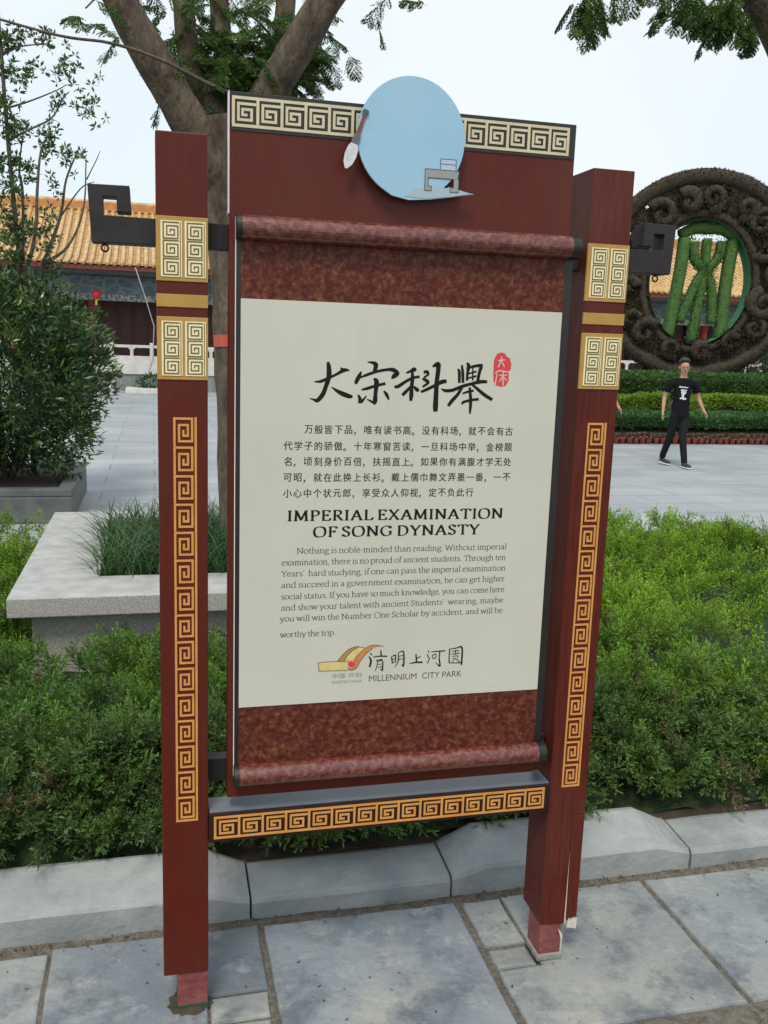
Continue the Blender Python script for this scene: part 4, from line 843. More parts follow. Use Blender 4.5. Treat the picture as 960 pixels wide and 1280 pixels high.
for a_, b_ in (((.80, 3.45, 3.33), (.92, 3.8, 3.22)), ((.02, 3.42, 3.18), (-.04, 3.6, 3.48)), ((-.16, 3.40, 3.5), (-.33, 3.3, 3.38)), ((.96, 3.4, 3.6), (.96, 4.0, 3.58)), ((.24, 3.75, 3.22), (.22, 3.97, 3.45)), ((.66, 3.75, 2.95), (.62, 3.92, 3.4)), ((.80, 4.05, 3.5), (.5, 4.0, 3.7)), ((.15, 3.9, 4.2), (.1, 3.9, 4.3)), ((1.3, 3.35, 4.1), (1.2, 3.8, 4.4))):
    t = MB(); m_ = (np.array(a_)+np.array(b_))/2+np.array([0, 0, .04]); limb(t, [a_, tuple(m_), b_], .011, .004, 6, 3); t.build('leafy_twig', BARK2, tree, smooth=True)
for c, n, s in (((.40, 3.75, 3.32), 60, (.16, .15, .10)), ((.60, 3.9, 3.40), 70, (.16, .2, .12)), ((.22, 3.95, 3.45), 26, (.12, .2, .12)), ((.78, 4.0, 3.5), 60, (.16, .2, .12)), ((.47, 3.5, 3.14), 20, (.08, .08, .06)),
                ((.90, 3.8, 3.20), 20, (.07, .1, .10)), ((-.05, 3.6, 3.46), 5, (.09, .1, .08)), ((.95, 4.0, 3.55), 16, (.1, .1, .1)), ((-.33, 3.3, 3.36), 4, (.04, .05, .05)),
                ((.5, 4.0, 3.70), 60, (.4, .4, .12)), ((.1, 3.9, 4.2), 50, (.8, .7, .25)), ((1.2, 3.8, 4.4), 50, (.8, .7, .25)), ((.5, 3.6, 4.9), 60, (1.3, 1.2, .3))):
    cluster(c, n, s)
v, f, T = fronds(spec); npmesh('foliage', v, f, LEAF, tree, tint=T)
# second mimosa, its trunk outside the picture on the right, one limb reaching in overhead
tree2 = empty('mimosa_tree', 'mimosa limb with hanging feathery sprays reaching in at the top right corner', 'tree')
w = MB()
limb(w, [(4.4, 2.9, -.1), (4.35, 2.9, 1.0), (4.2, 2.85, 2.0), (3.9, 2.75, 2.7)], .17, .15, 12, 9)
limb(w, [(3.95, 2.77, 2.6), (3.6, 2.65, 3.1), (3.22, 2.52, 3.46), (2.98, 2.48, 3.62), (2.6, 2.45, 3.78), (2.1, 2.42, 3.9), (1.6, 2.4, 4.05)], .12, .04, 12, 10)
limb(w, [(3.95, 2.77, 2.6), (4.1, 2.9, 3.4), (4.3, 3.0, 4.2), (4.2, 3.1, 5.0)], .11, .06, 10, 11)
w.build('trunk', BARK, tree2, smooth=True)
for a, e in (((2.95, 2.5, 3.62), (2.72, 2.45, 3.50)), ((2.2, 2.44, 3.87), (2.12, 2.46, 3.46)), ((2.5, 2.45, 3.80), (2.36, 2.45, 3.55))):
    t = MB(); limb(t, [a, tuple((np.array(a)+np.array(e))/2+np.array([.02, 0, -.02])), e], .008, .004, 5, 12); t.build('hanging_twig', BARK2, tree2)
spec = []
def hang(x, y, z, n, s, L):
    for _ in range(n): spec.append((np.array([x, y, z])+rng.normal(size=3)*np.array(s), np.array([rng.normal()*.5, rng.normal()*.5, -1.0]), rng.uniform(*L), rng.uniform(.6, 1.1)))
hang(2.12, 2.46, 3.46, 12, (.035, .05, .03), (.14, .23)); hang(2.30, 2.47, 3.55, 5, (.07, .05, .03), (.12, .2)); hang(2.42, 2.45, 3.56, 4, (.02, .04, .02), (.14, .2))
hang(2.66, 2.46, 3.53, 9, (.05, .05, .04), (.13, .2)); hang(2.80, 2.47, 3.54, 14, (.07, .06, .05), (.14, .22)); hang(2.95, 2.48, 3.50, 12, (.06, .05, .03), (.12, .2)); hang(3.04, 2.5, 3.43, 6, (.03, .03, .02), (.10, .15))
cl0 = len(spec)
for c, n, s in (((2.6, 2.5, 4.1), 30, (.6, .4, .2)), ((4.1, 3.0, 4.6), 50, (.8, .8, .5)), ((1.8, 2.5, 4.2), 20, (.4, .4, .15))): cluster(c, n, s)
v, f, T = fronds(spec); npmesh('foliage', v, f, LEAF, tree2, tint=T)

# ------------------------------------------------------------------ square planter box, round shrub, thin young tree
pb = empty('planter_box', 'square grey stone planter box under the round dark shrub', 'planter')
bx = (-2.75, -.775, 7.05, 9.05)
MB().box(bx[0], bx[1], bx[2], bx[3], -.1, .16).build('box_body', BOXSTONE, pb, bevel=.012)
MB().box(bx[0]+.12, bx[1]+.0-.12, bx[2]+.12, bx[3]-.12, .155, .19).build('box_soil', SOIL, pb)
for q in ((bx[0]-.0, bx[1]+.0, bx[2]-.0, bx[2]+.14), (bx[0], bx[1], bx[3]-.14, bx[3]), (bx[0], bx[0]+.14, bx[2]+.142, bx[3]-.142), (bx[1]-.14, bx[1], bx[2]+.142, bx[3]-.142)):
    MB().box(*q, .162, .235).build('box_coping', BOXSTONE, pb, bevel=.01)
shrub = empty('round_shrub', 'big dark round evergreen shrub in the square stone planter', 'shrub')
C = np.array([-1.52, 8.05, 1.28]); RX = np.array([1.13, 1.0, 1.12])
w = MB()
for k in range(9):
    a = k*2.4; e = C+RX*.6*np.array([math.cos(a), math.sin(a), .3+.5*((k*7) % 5)/5]); limb(w, [(C[0]+.06*math.cos(a), C[1]+.06*math.sin(a), .17), tuple((C*np.array([1, 1, .55])+e)/2*np.array([1, 1, .8])), tuple(e)], .03, .008, 6, k)
w.build('stem', BARK2, shrub, smooth=True)
k = 2100; u = unit(rng.normal(size=(k, 3))); rr = rng.uniform(.25, 1.0, k)**.5
bump = 1+.16*vnoise(u, 3.0, 40)+.09*vnoise(u, 7, 41)
tips = C+u*RX*(rr*bump)[:, None]; tips = tips[tips[:, 2] > .26]; k = len(tips); out_d = unit((tips-C)/RX*np.array([1, 1, 1])+np.array([0, 0, .5]))
n_l = 15; PP = np.repeat(tips, n_l, 0); DD = np.repeat(out_d, n_l, 0)+rng.normal(size=(k*n_l, 3))*.75; PP = PP+DD*rng.uniform(-.03, .03, (k*n_l, 1))+rng.normal(size=PP.shape)*.035
tn = np.repeat(rng.uniform(.6, 1.25, (k, 1)), n_l, 0)*rng.uniform(.8, 1.25, (k*n_l, 1)); young = np.repeat((rng.uniform(0, 1, (k, 1)) < .16), n_l, 0)
cc = np.where(young, np.array([.125, .185, .038]), np.array([.046, .096, .027]))*tn
v, f, T = leaves(PP, DD, rng.uniform(.07, .115, k*n_l), .023, cc, bend=.05); npmesh('foliage', v, f, LEAFG, shrub, tint=T)
yt = empty('young_tree', 'thin half-bare young tree with small leaf tufts above the dark shrub', 'tree')
w = MB(); Yt = 8.3; tw = []
def st(pts, r0, r1, sd): limb(w, [(x, Yt+dy, z) for x, dy, z in pts], r0, r1, 6, sd); tw.append(pts)
st([(-1.25, 0, .2), (-1.28, .0, 1.4), (-1.33, 0, 2.4), (-1.40, 0, 3.6), (-1.45, 0, 4.9)], .045, .016, 1)
st([(-1.28, 0, 1.9), (-1.12, .1, 2.4), (-.93, .1, 2.9), (-.86, .1, 3.28), (-.72, .12, 3.62)], .028, .008, 2)
st([(-1.3, 0, 2.2), (-1.16, -.1, 2.7), (-1.127, -.1, 3.12), (-1.08, -.1, 3.5), (-.98, -.1, 3.72)], .026, .008, 3)
st([(-1.3, 0, 2.4), (-1.285, .05, 3.1), (-1.31, .05, 3.35), (-1.25, .05, 3.75)], .02, .007, 4)
st([(-1.12, .1, 2.4), (-.86, .14, 2.62), (-.70, .14, 3.0), (-.66, .14, 3.5)], .02, .006, 5)
st([(-1.40, 0, 3.6), (-1.2, .0, 3.72), (-.98, 0, 3.85), (-.86, 0, 4.05), (-.80, 0, 4.12)], .014, .005, 6)
st([(-1.42, 0, 3.9), (-1.2, .05, 4.0), (-.95, .05, 4.12), (-.82, .05, 4.2)], .012, .004, 7)
st([(-1.43, 0, 4.4), (-1.25, .0, 4.5), (-1.0, 0, 4.55)], .012, .005, 8)
st([(-.93, .1, 2.9), (-.72, .1, 3.2), (-.58, .1, 3.28)], .012, .004, 9)
st([(-.66, .14, 3.3), (-.55, .14, 3.52), (-.52, .14, 3.60)], .008, .003, 10)
w.build('stem', BARK2, yt, smooth=True)
cen = [(-1.06, 4.62, 9), (-.78, 4.45, 8), (-.68, 4.32, 5), (-.63, 4.08, 8), (-.68, 3.98, 6), (-1.2, 4.55, 7), (-.98, 3.72, 9), (-1.08, 3.55, 9), (-1.02, 3.62, 6), (-.84, 3.5, 6), (-.76, 3.46, 5), (-.98, 3.24, 5), (-.96, 2.95, 5), (-1.25, 3.35, 8), (-.88, 4.25, 7), (-1.12, 4.3, 8),
       (-.55, 3.85, 3), (-.70, 3.52, 3), (-1.38, 4.55, 16), (-1.36, 4.25, 16), (-1.42, 3.95, 16), (-1.33, 3.7, 16), (-1.45, 3.4, 14), (-1.36, 3.15, 14), (-1.4, 2.85, 16), (-1.3, 2.7, 16), (-1.12, 2.72, 10), (-1.5, 2.6, 14), (-1.05, 2.55, 10), (-1.35, 2.45, 16), (-1.6, 4.4, 16), (-1.65, 4.0, 16), (-1.7, 3.5, 16), (-1.62, 3.0, 16), (-1.0, 4.55, 6), (-.92, 4.0, 5)]
PP, DD, CC = [], [], []
for x, z, n in cen:
    for _ in range(int(n*(1.5 if x < -1.2 else 1.0))):
        c = np.array([x, Yt, z])+rng.normal(size=3)*np.array([.07, .10, .06]); m = 11
        d = unit(rng.normal(size=(m, 3))+np.array([0, 0, .3])); PP.append(c+d*.01); DD.append(d); CC.append(np.array([.07, .125, .035])*rng.uniform(.6, 1.5)*np.ones((m, 3)))
PP, DD, CC = map(np.concatenate, (PP, DD, CC)); v, f, T = leaves(PP, DD, rng.uniform(.045, .075, len(PP)), .022, CC); npmesh('foliage', v, f, LEAF, yt, tint=T)
# ------------------------------------------------------------------ the long hall with the yellow tiled roof
hall = empty('temple_hall', 'long hall with yellow glazed tile roof on a pale terrace across the plaza', 'hall')
HX0, HX1, BAY = -20.4, 35.0, 2.6
TILE = mat('glazed_yellow_tile', (.40, .20, .055), .4, (.66, .46, .20), 3.2, .38, .62, stretch=(1.2, 3.5, 3.5)); TILE2 = mat('tile_trough', (.22, .095, .028), .5, (.60, .40, .17), 5, .40, .60, stretch=(1, 4, 4))
RIDGE = mat('ridge_brown', (.42, .17, .05), .5, (.52, .25, .09), 8)
def frieze_mat(name, c1, c2, c3, sx, sz):
    m = mat(name, c1, .7, c2, 7, .4, .6); n = m.node_tree.nodes; l = m.node_tree.links; b = n['Principled BSDF']; old = b.inputs['Base Color'].links[0].from_socket
    t = n.new('ShaderNodeTexCoord'); mp = n.new('ShaderNodeMapping'); mp.inputs['Scale'].default_value = (sx, 1, sz); l.new(t.outputs['Object'], mp.inputs['Vector'])
    v = n.new('ShaderNodeTexVoronoi'); v.inputs['Scale'].default_value = 1; v.feature = 'DISTANCE_TO_EDGE'; l.new(mp.outputs['Vector'], v.inputs['Vector'])
    r = n.new('ShaderNodeValToRGB'); r.color_ramp.elements[0].color = (1, 1, 1, 1); r.color_ramp.elements[1].color = (0, 0, 0, 1); r.color_ramp.elements[0].position = .03; r.color_ramp.elements[1].position = .12; l.new(v.outputs['Distance'], r.inputs['Fac'])
    q = n.new('ShaderNodeMixRGB'); l.new(r.outputs['Color'], q.inputs['Fac']); l.new(old, q.inputs['Color1']); q.inputs['Color2'].default_value = (*c3, 1); l.new(q.outputs['Color'], b.inputs['Base Color']); return m
FRZ = frieze_mat('painted_beam', (.075, .105, .135), (.11, .14, .15), (.17, .20, .21), 2.4, 3.2); FRZ2 = frieze_mat('scalloped_trim', (.08, .11, .10), (.16, .18, .16), (.36, .37, .33), 7, 6)
BRICK = paving('terrace_brick', (.20, .205, .20), (.25, .25, .24), (.30, .30, .29), .3, .07, .5, .008, .9)
def roof_z(u): return 3.98+2.42*(u**1.22)           # u: 0 eave .. 1 ridge, y 30 .. 36
ru = np.linspace(0, 1, 9)
r_ = MB()
for a, b_ in zip(ru[:-1], ru[1:]):
    r_.add([(HX0, 30+6*a, roof_z(a)), (HX1, 30+6*a, roof_z(a)), (HX1, 30+6*b_, roof_z(b_)), (HX0, 30+6*b_, roof_z(b_))], [(0, 1, 2, 3)])
for a, b_ in zip(ru[:-1], ru[1:]):
    r_.add([(HX0, 42-6*a, roof_z(a)), (HX1, 42-6*a, roof_z(a)), (HX1, 42-6*b_, roof_z(b_)), (HX0, 42-6*b_, roof_z(b_))], [(0, 3, 2, 1)])
for k in range(8):
    r_.add([(HX0, 30.0+6*ru[k], roof_z(ru[k])-.16), (HX1, 30+6*ru[k], roof_z(ru[k])-.16), (HX1, 30+6*ru[k+1], roof_z(ru[k+1])-.16), (HX0, 30+6*ru[k+1], roof_z(ru[k+1])-.16)], [(3, 2, 1, 0)])
roof = r_.build('roof', TILE2, hall)
t = MB(); x = HX0+.12
while x < HX1:
    j = random.uniform(-.012, .012)
    t.tube([(x+j, 29.93+6.07*u, roof_z(u)+.02) for u in ru], [.080*(1+random.uniform(-.05, .05)) for _ in ru], 8); x += .245
t.build('tile_rows', TILE, roof, smooth=True)
MB().box(HX0, HX1, 35.82, 36.18, 6.36, 6.62).build('ridge', RIDGE, roof); MB().tube([(HX0, 36, 6.66), (HX1, 36, 6.66)], .10, 10).build('ridge_cap', TILE, roof, smooth=True)
t = MB(); t.box(HX0, HX1, 29.99, 30.04, 3.80, 3.93); t.build('eave_board', mat('eave_red', (.15, .03, .02), .6), hall)
t = MB(); x = HX0+.1
MB().box(HX0, HX1, 30.1, 33.0, 3.66, 3.70).build('eave_soffit', mat('eave_dark_teal', (.03, .045, .05), .8), hall)
MB().box(HX0, HX1, 31.10, 31.32, 3.08, 3.655).build('painted_beam', FRZ, hall); MB().box(HX0, HX1, 31.14, 31.28, 2.86, 3.078).build('scalloped_trim', FRZ2, hall)
MB().box(HX0, HX1, 33.0, 41, .8, 3.66).build('wall', MAROON, hall)
xc = -1.98-BAY*6; bays = []
while xc < 27: bays.append(xc); xc += BAY
for i, x in enumerate(bays):
    MB().lathe([(.21, .80), (.21, .88), (.15, .90), (.14, 2.0), (.135, 2.862)], (x, 31.21, 0), 14).build('column', VERM, hall, smooth=True)
    if i < len(bays)-1:
        d = MB(); d.box(x+.2, x+BAY-.2, 32.9, 32.998, .82, 2.95)
        for k in range(4):
            a = x+.24+k*(BAY-.48)/4; b_ = a+(BAY-.48)/4-.03
            d.box(a, a+.05, 32.85, 32.899, .9, 2.9); d.box(b_-.05, b_, 32.85, 32.899, .9, 2.9); d.box(a+.051, b_-.051, 32.86, 32.899, 1.55, 1.62)
        d.build('door_panel', MAROON, hall)
# terrace with white balustrade
MB().box(HX0, HX1, 30.02, 42.5, -.3, .46).build('terrace_base', BRICK, hall)
MB().box(HX0, HX1, 29.98, 42.5, .462, .80).build('terrace_edge', MARBLE, hall)
x = -16.93; k = 0
while x < 26.8:
    MB().box(x-.065, x+.065, 30.02, 30.16, .802, 1.50).build('balustrade_post', MARBLE, hall, bevel=.01)
    if x+1.3 < 26.8:
        p = MB(); p.box(x+.068, x+1.232, 30.05, 30.13, 1.33, 1.42); p.box(x+.068, x+1.232, 30.06, 30.12, .802, 1.06)
        p.box(x+.60, x+.70, 30.06, 30.12, 1.061, 1.329); p.prism([(x+.52, 1.329), (x+.78, 1.329), (x+.66, 1.22), (x+.64, 1.22)], 30.057, 30.123)
        p.build('balustrade_panel', MARBLE, hall)
    if k % 2 == 0: MB().box(x-.09, x+.09, 29.985, 30.02, -.1, .461).build('terrace_pilaster', MARBLE, hall)
    x += 1.3; k += 1
lan = empty('red_lantern', 'small red lantern with yellow tassel hanging under the hall eaves', 'lantern')
LC = (-1.80, 30.62, 3.03)
MB().lathe([(.03, -.15), (.10, -.12), (.15, -.03), (.15, .03), (.10, .12), (.03, .15)], LC, 12).build('lantern_body', mat('lantern_red', (.60, .035, .025), .6), lan, smooth=True)
MB().lathe([(.02, -.36), (.045, -.34), (.035, -.152)], LC, 8).build('tassel', mat('tassel_yellow', (.62, .40, .05), .7), lan)
MB().lathe([(.045, .152), (.05, .19), (.012, .2), (.012, .66)], LC, 8).build('lantern_top', mat('lantern_green', (.05, .16, .10), .6), lan)
pole = MB(); pole.tube([(-.52, 29.6, 3.9), (-.26, 29.55, 3.1), (.05, 29.4, 2.05), (.0, 29.3, 1.0), (-.3, 29.2, -.1)], .018, 6); tag(pole.build('slim_pole', mat('grey_pole', (.3, .31, .3), .6), smooth=True), 'slim grey bent pole leaning up to the hall eaves, left of the sign', 'pole')
lp = empty('low_planter', 'low white edged planter with a green bush at the foot of the terrace', 'planter')
MB().box(-.85, .9, 28.2, 29.2, -.1, .08).build('white_edging', MARBLE, lp, bevel=.02)
def leaf_mass(c, r, n, col, L, Wd, m, name, parent, seed, box=False):
    u = unit(rng.normal(size=(n, 3))); bump = 1+.18*vnoise(u, 3, seed)+.1*vnoise(u, 8, seed+1)
    p = np.array(c)+u*np.array(r)*(rng.uniform(.35, 1, n)**.4*bump)[:, None]; d = u+rng.normal(size=(n, 3))*.7
    cc = np.array(col)*(rng.uniform(.6, 1.4, (n, 1)))
    v, f, T = leaves(p, d, L*rng.uniform(.7, 1.2, n), Wd, cc); return npmesh(name, v, f, m, parent, tint=T)
leaf_mass((.1, 28.7, .25), (.65, .35, .26), 900, (.04, .085, .03), .09, .045, LEAF, 'bush', lp, 51)

# ------------------------------------------------------------------ ring-shaped topiary with the green emblem
top = empty('topiary_ring', 'huge round topiary ring with curling relief and a green character in its opening', 'topiary')
PH = R(22); e_ = np.array([math.cos(PH), -math.sin(PH), 0]); n_v = np.array([-math.sin(PH), -math.cos(PH), 0]); CR = np.array([13.25, 19.0, 3.64]); RR = 2.45
def W3(a, z, d=0): return CR+e_*a+np.array([0, 0, z])+n_v*d        # d > 0 towards the viewer
MATBR = mat('brown_sedum_mat', (.030, .022, .013), .95, (.062, .048, .030), 14, bump=1.0, bscale=22, tint=False)
MATGR = mat('green_turf_wall', (.022, .16, .06), .9, (.04, .22, .085), 9, bump=.5, bscale=30)
MATEM = mat('emblem_green', (.045, .105, .022), .95, (.085, .17, .04), 16, bump=.9, bscale=22)
NA, NR = 96, 7
def hole(th):
    c, s = math.cos(th), math.sin(th); r = 1/math.sqrt((c/1.20)**2+(s/1.50)**2); return r*c, r*s-.16
def ringpt(i, j, d):
    th = 2*math.pi*(i % NA)/NA; hx, hz = hole(th); u = j/NR; ox, oz = RR*math.cos(th), RR*math.sin(th); return W3(hx+(ox-hx)*u, hz+(oz-hz)*u, d)
rs = random.Random(5); gaps = set()
for i, j in ((20, 4), (26, 5), (33, 5), (34, 5), (39, 4), (14, 5), (15, 5), (6, 3), (90, 4), (69, 5), (70, 5), (76, 5), (60, 4), (50, 5), (55, 3), (84, 4)): gaps.add((i, j))
mb = MB(); th_ = .26
for i in range(NA):
    for j in range(NR):
        if (i, j) in gaps: continue
        A, B_, C_, D_ = (ringpt(i, j, th_), ringpt(i+1, j, th_), ringpt(i+1, j+1, th_), ringpt(i, j+1, th_)); a2, b2, c2, d2 = (ringpt(i, j, -th_), ringpt(i+1, j, -th_), ringpt(i+1, j+1, -th_), ringpt(i, j+1, -th_))
        mb.add([A, B_, C_, D_], [(0, 3, 2, 1)]); mb.add([a2, b2, c2, d2], [(0, 1, 2, 3)])
        for (p, q, p2, q2, nb) in ((A, B_, a2, b2, (i, j-1)), (D_, C_, d2, c2, (i, j+1)), (A, D_, a2, d2, ((i-1) % NA, j)), (B_, C_, b2, c2, ((i+1) % NA, j))):
            if nb in gaps or nb[1] == NR: mb.add([p, q, q2, p2], [(0, 1, 2, 3)])
ringo = mb.build('ring_body', MATBR, top)
mb = MB(); mb.tube([W3(2.36*math.cos(a), 2.36*math.sin(a), .18) for a in np.linspace(0, 2*math.pi, 73)[:-1]], .20, 8, closed=True); rim = mb.build('outer_rim', MATBR, top, smooth=True)
mb = MB(); mb.tube([W3(hole(a)[0]*1.13, (hole(a)[1]+.16)*1.10-.16, .20) for a in np.linspace(0, 2*math.pi, 73)[:-1]], .13, 8, closed=True); mb.build('inner_rim', MATBR, top, smooth=True)
fz = []           # points where the mat is tufted
def curl(th, rad, r0, turns, sgn, ph, w0=.15):
    ca, cz = rad*math.cos(th), rad*math.sin(th); pts = []
    for u in np.linspace(0, 1, 22):
        r = r0*(1-.82*u); a = ph+sgn*turns*2*math.pi*u; pts.append(W3(ca+r*math.cos(a), cz+r*math.sin(a), .30+.06*math.sin(u*3)))
    m_ = MB(); m_.tube(pts, [w0*(1-.45*u) for u in np.linspace(0, 1, 22)], 7); m_.build('curling_relief', MATBR, top, smooth=True); fz.extend(pts)
rs = random.Random(11)
for k in range(17):
    th = 2*math.pi*k/17+rs.uniform(-.05, .05); hx, hz = hole(th); hr = math.hypot(hx, hz+.16); mid = (hr*1.05+2.25)/2; sp_ = (2.25-hr*1.1)
    curl(th+rs.uniform(-.06, .06), mid+rs.uniform(-.14, .14), min(.50, sp_*.42)*rs.uniform(.62, 1.12), rs.uniform(.7, 1.5), rs.choice((1, -1)), rs.uniform(0, 6.28), rs.uniform(.10, .17))
    if sp_ > .95: curl(th+.19, mid+.28+rs.uniform(-.1, .1), rs.uniform(.16, .3), rs.uniform(.6, 1.2), -1 if k % 2 else 1, rs.uniform(0, 6), .09); curl(th+.15, mid-.34+rs.uniform(-.1, .1), rs.uniform(.14, .26), rs.uniform(.6, 1.2), 1 if k % 2 else -1, rs.uniform(0, 6), .09)
mb = MB()
for i in range(NA): mb.add([ringpt(i, 0, .34), ringpt(i+1, 0, .34), ringpt(i+1, 0, -.42), ringpt(i, 0, -.42)], [(0, 1, 2, 3)])
mb.build('opening_wall', MATGR, top)
def em(pts, r, m=MATEM, name='emblem_stroke', d=.05):
    pl_ = [W3((px-868)/126*RR, (338-py)/126*RR, d) for px, py in [tuple(q) for q in bez(pts, 5)]]
    m_ = MB(); m_.tube(pl_, r, 9); so_ = m_.build(name, m, top, smooth=True)
    m2 = MB(); m2.tube([q-n_v*.20 for q in pl_], [(x*.95 if hasattr(r, '__len__') else r*.95) for x in (r if hasattr(r, '__len__') else pl_)], 9); m2.build('stroke_backing', MATGR, so_, smooth=True); return pl_
E = []
E += em([(848, 290), (846, 330), (841, 375), (836, 417)], .15); E += em([(908, 292), (905, 330), (903, 375), (903, 418)], .15)
E += em([(842, 287), (858, 279), (876, 278), (895, 279), (912, 289)], .14); E += em([(879, 279), (880, 268)], [.11]*5+[.03])
E += em([(860, 295), (861, 312), (868, 323), (876, 329)], .112); E += em([(876, 291), (876, 328)], .112); E += em([(894, 294), (892, 312), (884, 324), (877, 330)], .112)
E += em([(876, 330), (866, 348), (857, 375), (850, 396)], .112); E += em([(877, 333), (873, 360), (869, 395), (867, 420)], .112); E += em([(878, 331), (886, 350), (889, 375), (890, 397)], .112)
for a in ((842, 300, 838, 417), (905, 300, 900, 417)): pass
k = 9000; th = rng.uniform(0, 2*np.pi, k); uu = rng.uniform(.02, 1.03, k); hp = np.array([hole(a) for a in th]); op = np.stack([RR*np.cos(th), RR*np.sin(th)], -1); q = hp+(op-hp)*uu[:, None]
P = CR+e_*q[:, :1]+np.array([0, 0, 1.])*q[:, 1:]+n_v*(.27+.15*(uu > .9)[:, None]); P2 = np.array(fz)[rng.integers(0, len(fz), 9000)]; v_ = unit(rng.normal(size=(9000, 3))); P2 = P2+v_*.115
a3 = rng.uniform(0, 2*np.pi, 3500); P3 = CR+e_*(2.50*np.cos(a3))[:, None]+np.array([0, 0, 1.])*(2.50*np.sin(a3))[:, None]+n_v*rng.uniform(-.2, .35, (3500, 1)); d3 = e_*np.cos(a3)[:, None]+np.array([0, 0, 1.])*np.sin(a3)[:, None]
PP = np.concatenate([P, P2, P3]); DD = np.concatenate([n_v+rng.normal(size=(k, 3))*.7, v_, d3+rng.normal(size=(3500, 3))*.6])
cc = np.array([.048, .036, .021])*rng.uniform(.5, 1.5, (len(PP), 1))+np.array([0, .02, 0])*(rng.uniform(0, 1, (len(PP), 1)) < .25)
v, f, T = leaves(PP, DD, .075, .03, cc); npmesh('mat_tufts', v, f, LEAF, top, tint=T)
EP = np.array(E)[rng.integers(0, len(E), 7000)]; v_ = unit(rng.normal(size=(7000, 3))); v, f, T = leaves(EP+v_*.115+rng.normal(size=(7000, 3))*.03, v_+rng.normal(size=(7000, 3))*.4, .055, .026, np.array([.075, .17, .03])*rng.uniform(.5, 1.5, (7000, 1))); npmesh('emblem_tufts', v, f, LEAF, top, tint=T)
for a in (-1.1, 1.1): MB().box(-.12, .12, -.12, .12, 0, 1.6).build('support_post', DARK, top).location = tuple(W3(a, -3.82, 0))

# ------------------------------------------------------------------ planted bank in front of the ring, flower pots along its foot
bk = MB(); prof_b = [(14.72, -.1), (14.74, .10), (15.9, .42), (16.9, .70), (18.6, .72), (21.5, .5), (21.6, -.1)]
bk.prism_x(prof_b[::-1], 8.2, 24.0); tag(bk.build('bank_soil', SOIL), kind='structure')
def bank_z(y): return np.interp(y, [p[0] for p in prof_b], [p[1] for p in prof_b])
def hedge_run(name, label, fy, top_h, depth, n, col, xr, seed, L=.085, Wd=.04, kind=None, solid=True):
    """a hedge along a wandering line y = fy(x): dark core and leafy skin"""
    xs = np.linspace(*xr, 60); c = MB()
    for i in range(59):
        pass
    vs, fs = [], []
    for i, x in enumerate(xs):
        y = fy(x); z0 = float(bank_z(y))-.05; h = top_h(x)
        vs += [(x, y-depth*.46, z0), (x, y-depth*.46, z0+h*.80), (x, y-depth*.34, z0+h*.93), (x, y+depth*.34, z0+h*.93), (x, y+depth*.46, z0+h*.80), (x, y+depth*.46, z0)]
    for i in range(59):
        for j in range(5): fs.append((i*6+j, (i+1)*6+j, (i+1)*6+j+1, i*6+j+1))
    root = empty(name, label, 'hedge') if kind is None else None
    o = MB().add(vs, fs).build('hedge_core' if root else name, UNDER, root)
    if kind: tag(o, label, 'planting', kind=kind); root = o
    x = rng.uniform(*xr, n); y0 = np.array([fy(a) for a in x]); h = np.array([top_h(a) for a in x]); s = rng.uniform(0, 1, n); z0 = bank_z(y0)-.05
    front = s < .5; y = np.where(front, y0-depth*.5, y0+rng.uniform(-.5, .5, n)*depth); z = np.where(front, z0+rng.uniform(.05, 1, n)*h, z0+h)
    Q = np.stack([x, y, z], -1); z = z+.045*vnoise(Q, 5, seed); y = y+.05*vnoise(Q, 4, seed+1)
    D = np.where(front[:, None], np.array([0, -1, .5]), np.array([0, -.2, 1.]))+rng.normal(size=(n, 3))*.6
    cc = np.array(col)*rng.uniform(.65, 1.35, (n, 1))*(1+.18*vnoise(Q, 1.5, seed+2))[:, None]
    v, f, T = leaves(np.stack([x, y, z], -1), D, L*rng.uniform(.7, 1.2, n), Wd, np.clip(cc, 0, 1)); npmesh('hedge_leaves', v, f, LEAF, root, tint=T)
hedge_run('clipped_hedge', 'tall dark green clipped hedge at the top of the bank below the ring', lambda x: 17.5, lambda x: .58, 1.3, 16000, (.075, .165, .034), (8.4, 20), 61)
hedge_run('curving_hedge', 'bright yellow-green hedge ribbon arching behind the walking man', lambda x: 16.0+.42*math.sin((x-11.2)*1.15), lambda x: .30+.02*math.sin(x*2), .42, 9000, (.21, .33, .04), (11.1, 16), 64, .07, .03)
hedge_run('curving_hedge', 'bright yellow-green hedge ribbon beside the right post, left of the walking man', lambda x: 16.1+.25*math.sin((x-9.5)*1.3), lambda x: .30+.02*math.sin(x*3), .40, 6000, (.20, .31, .04), (8.5, 11.0), 67, .07, .03)
hedge_run('low_planting', 'low dark green ground cover on the lower bank', lambda x: 15.35, lambda x: .24, 1.15, 16000, (.062, .145, .042), (8.4, 20), 70, .075, .035, kind='stuff')
FP = mat('flower_pot_red', (.30, .06, .05), .7, (.24, .07, .06), 12); FL = mat('pot_plant_leaf', (1, 1, 1), .6, tint=True)
def pot_mesh():
    m_ = MB().lathe([(.042, 0), (.058, .10), (.064, .11), (.064, .13), (.054, .13), (.050, .11)], n=12); me = bpy.data.meshes.new('flower_pot'); me.from_pydata(m_.v, [], m_.f); return me
def plant_mesh(sd):
    n = 120; u = unit(rng.normal(size=(n, 3))); u[:, 2] = np.abs(u[:, 2]); p = np.array([0, 0, .125])+u*np.array([.075, .075, .075])*rng.uniform(.4, 1, (n, 1)); cc = np.where(rng.uniform(0, 1, (n, 1)) < .45, np.array([.22, .07, .055]), np.array([.06, .09, .04]))*rng.uniform(.6, 1.3, (n, 1))
    return leaves(p, u+rng.normal(size=(n, 3))*.5, .05, .024, cc)
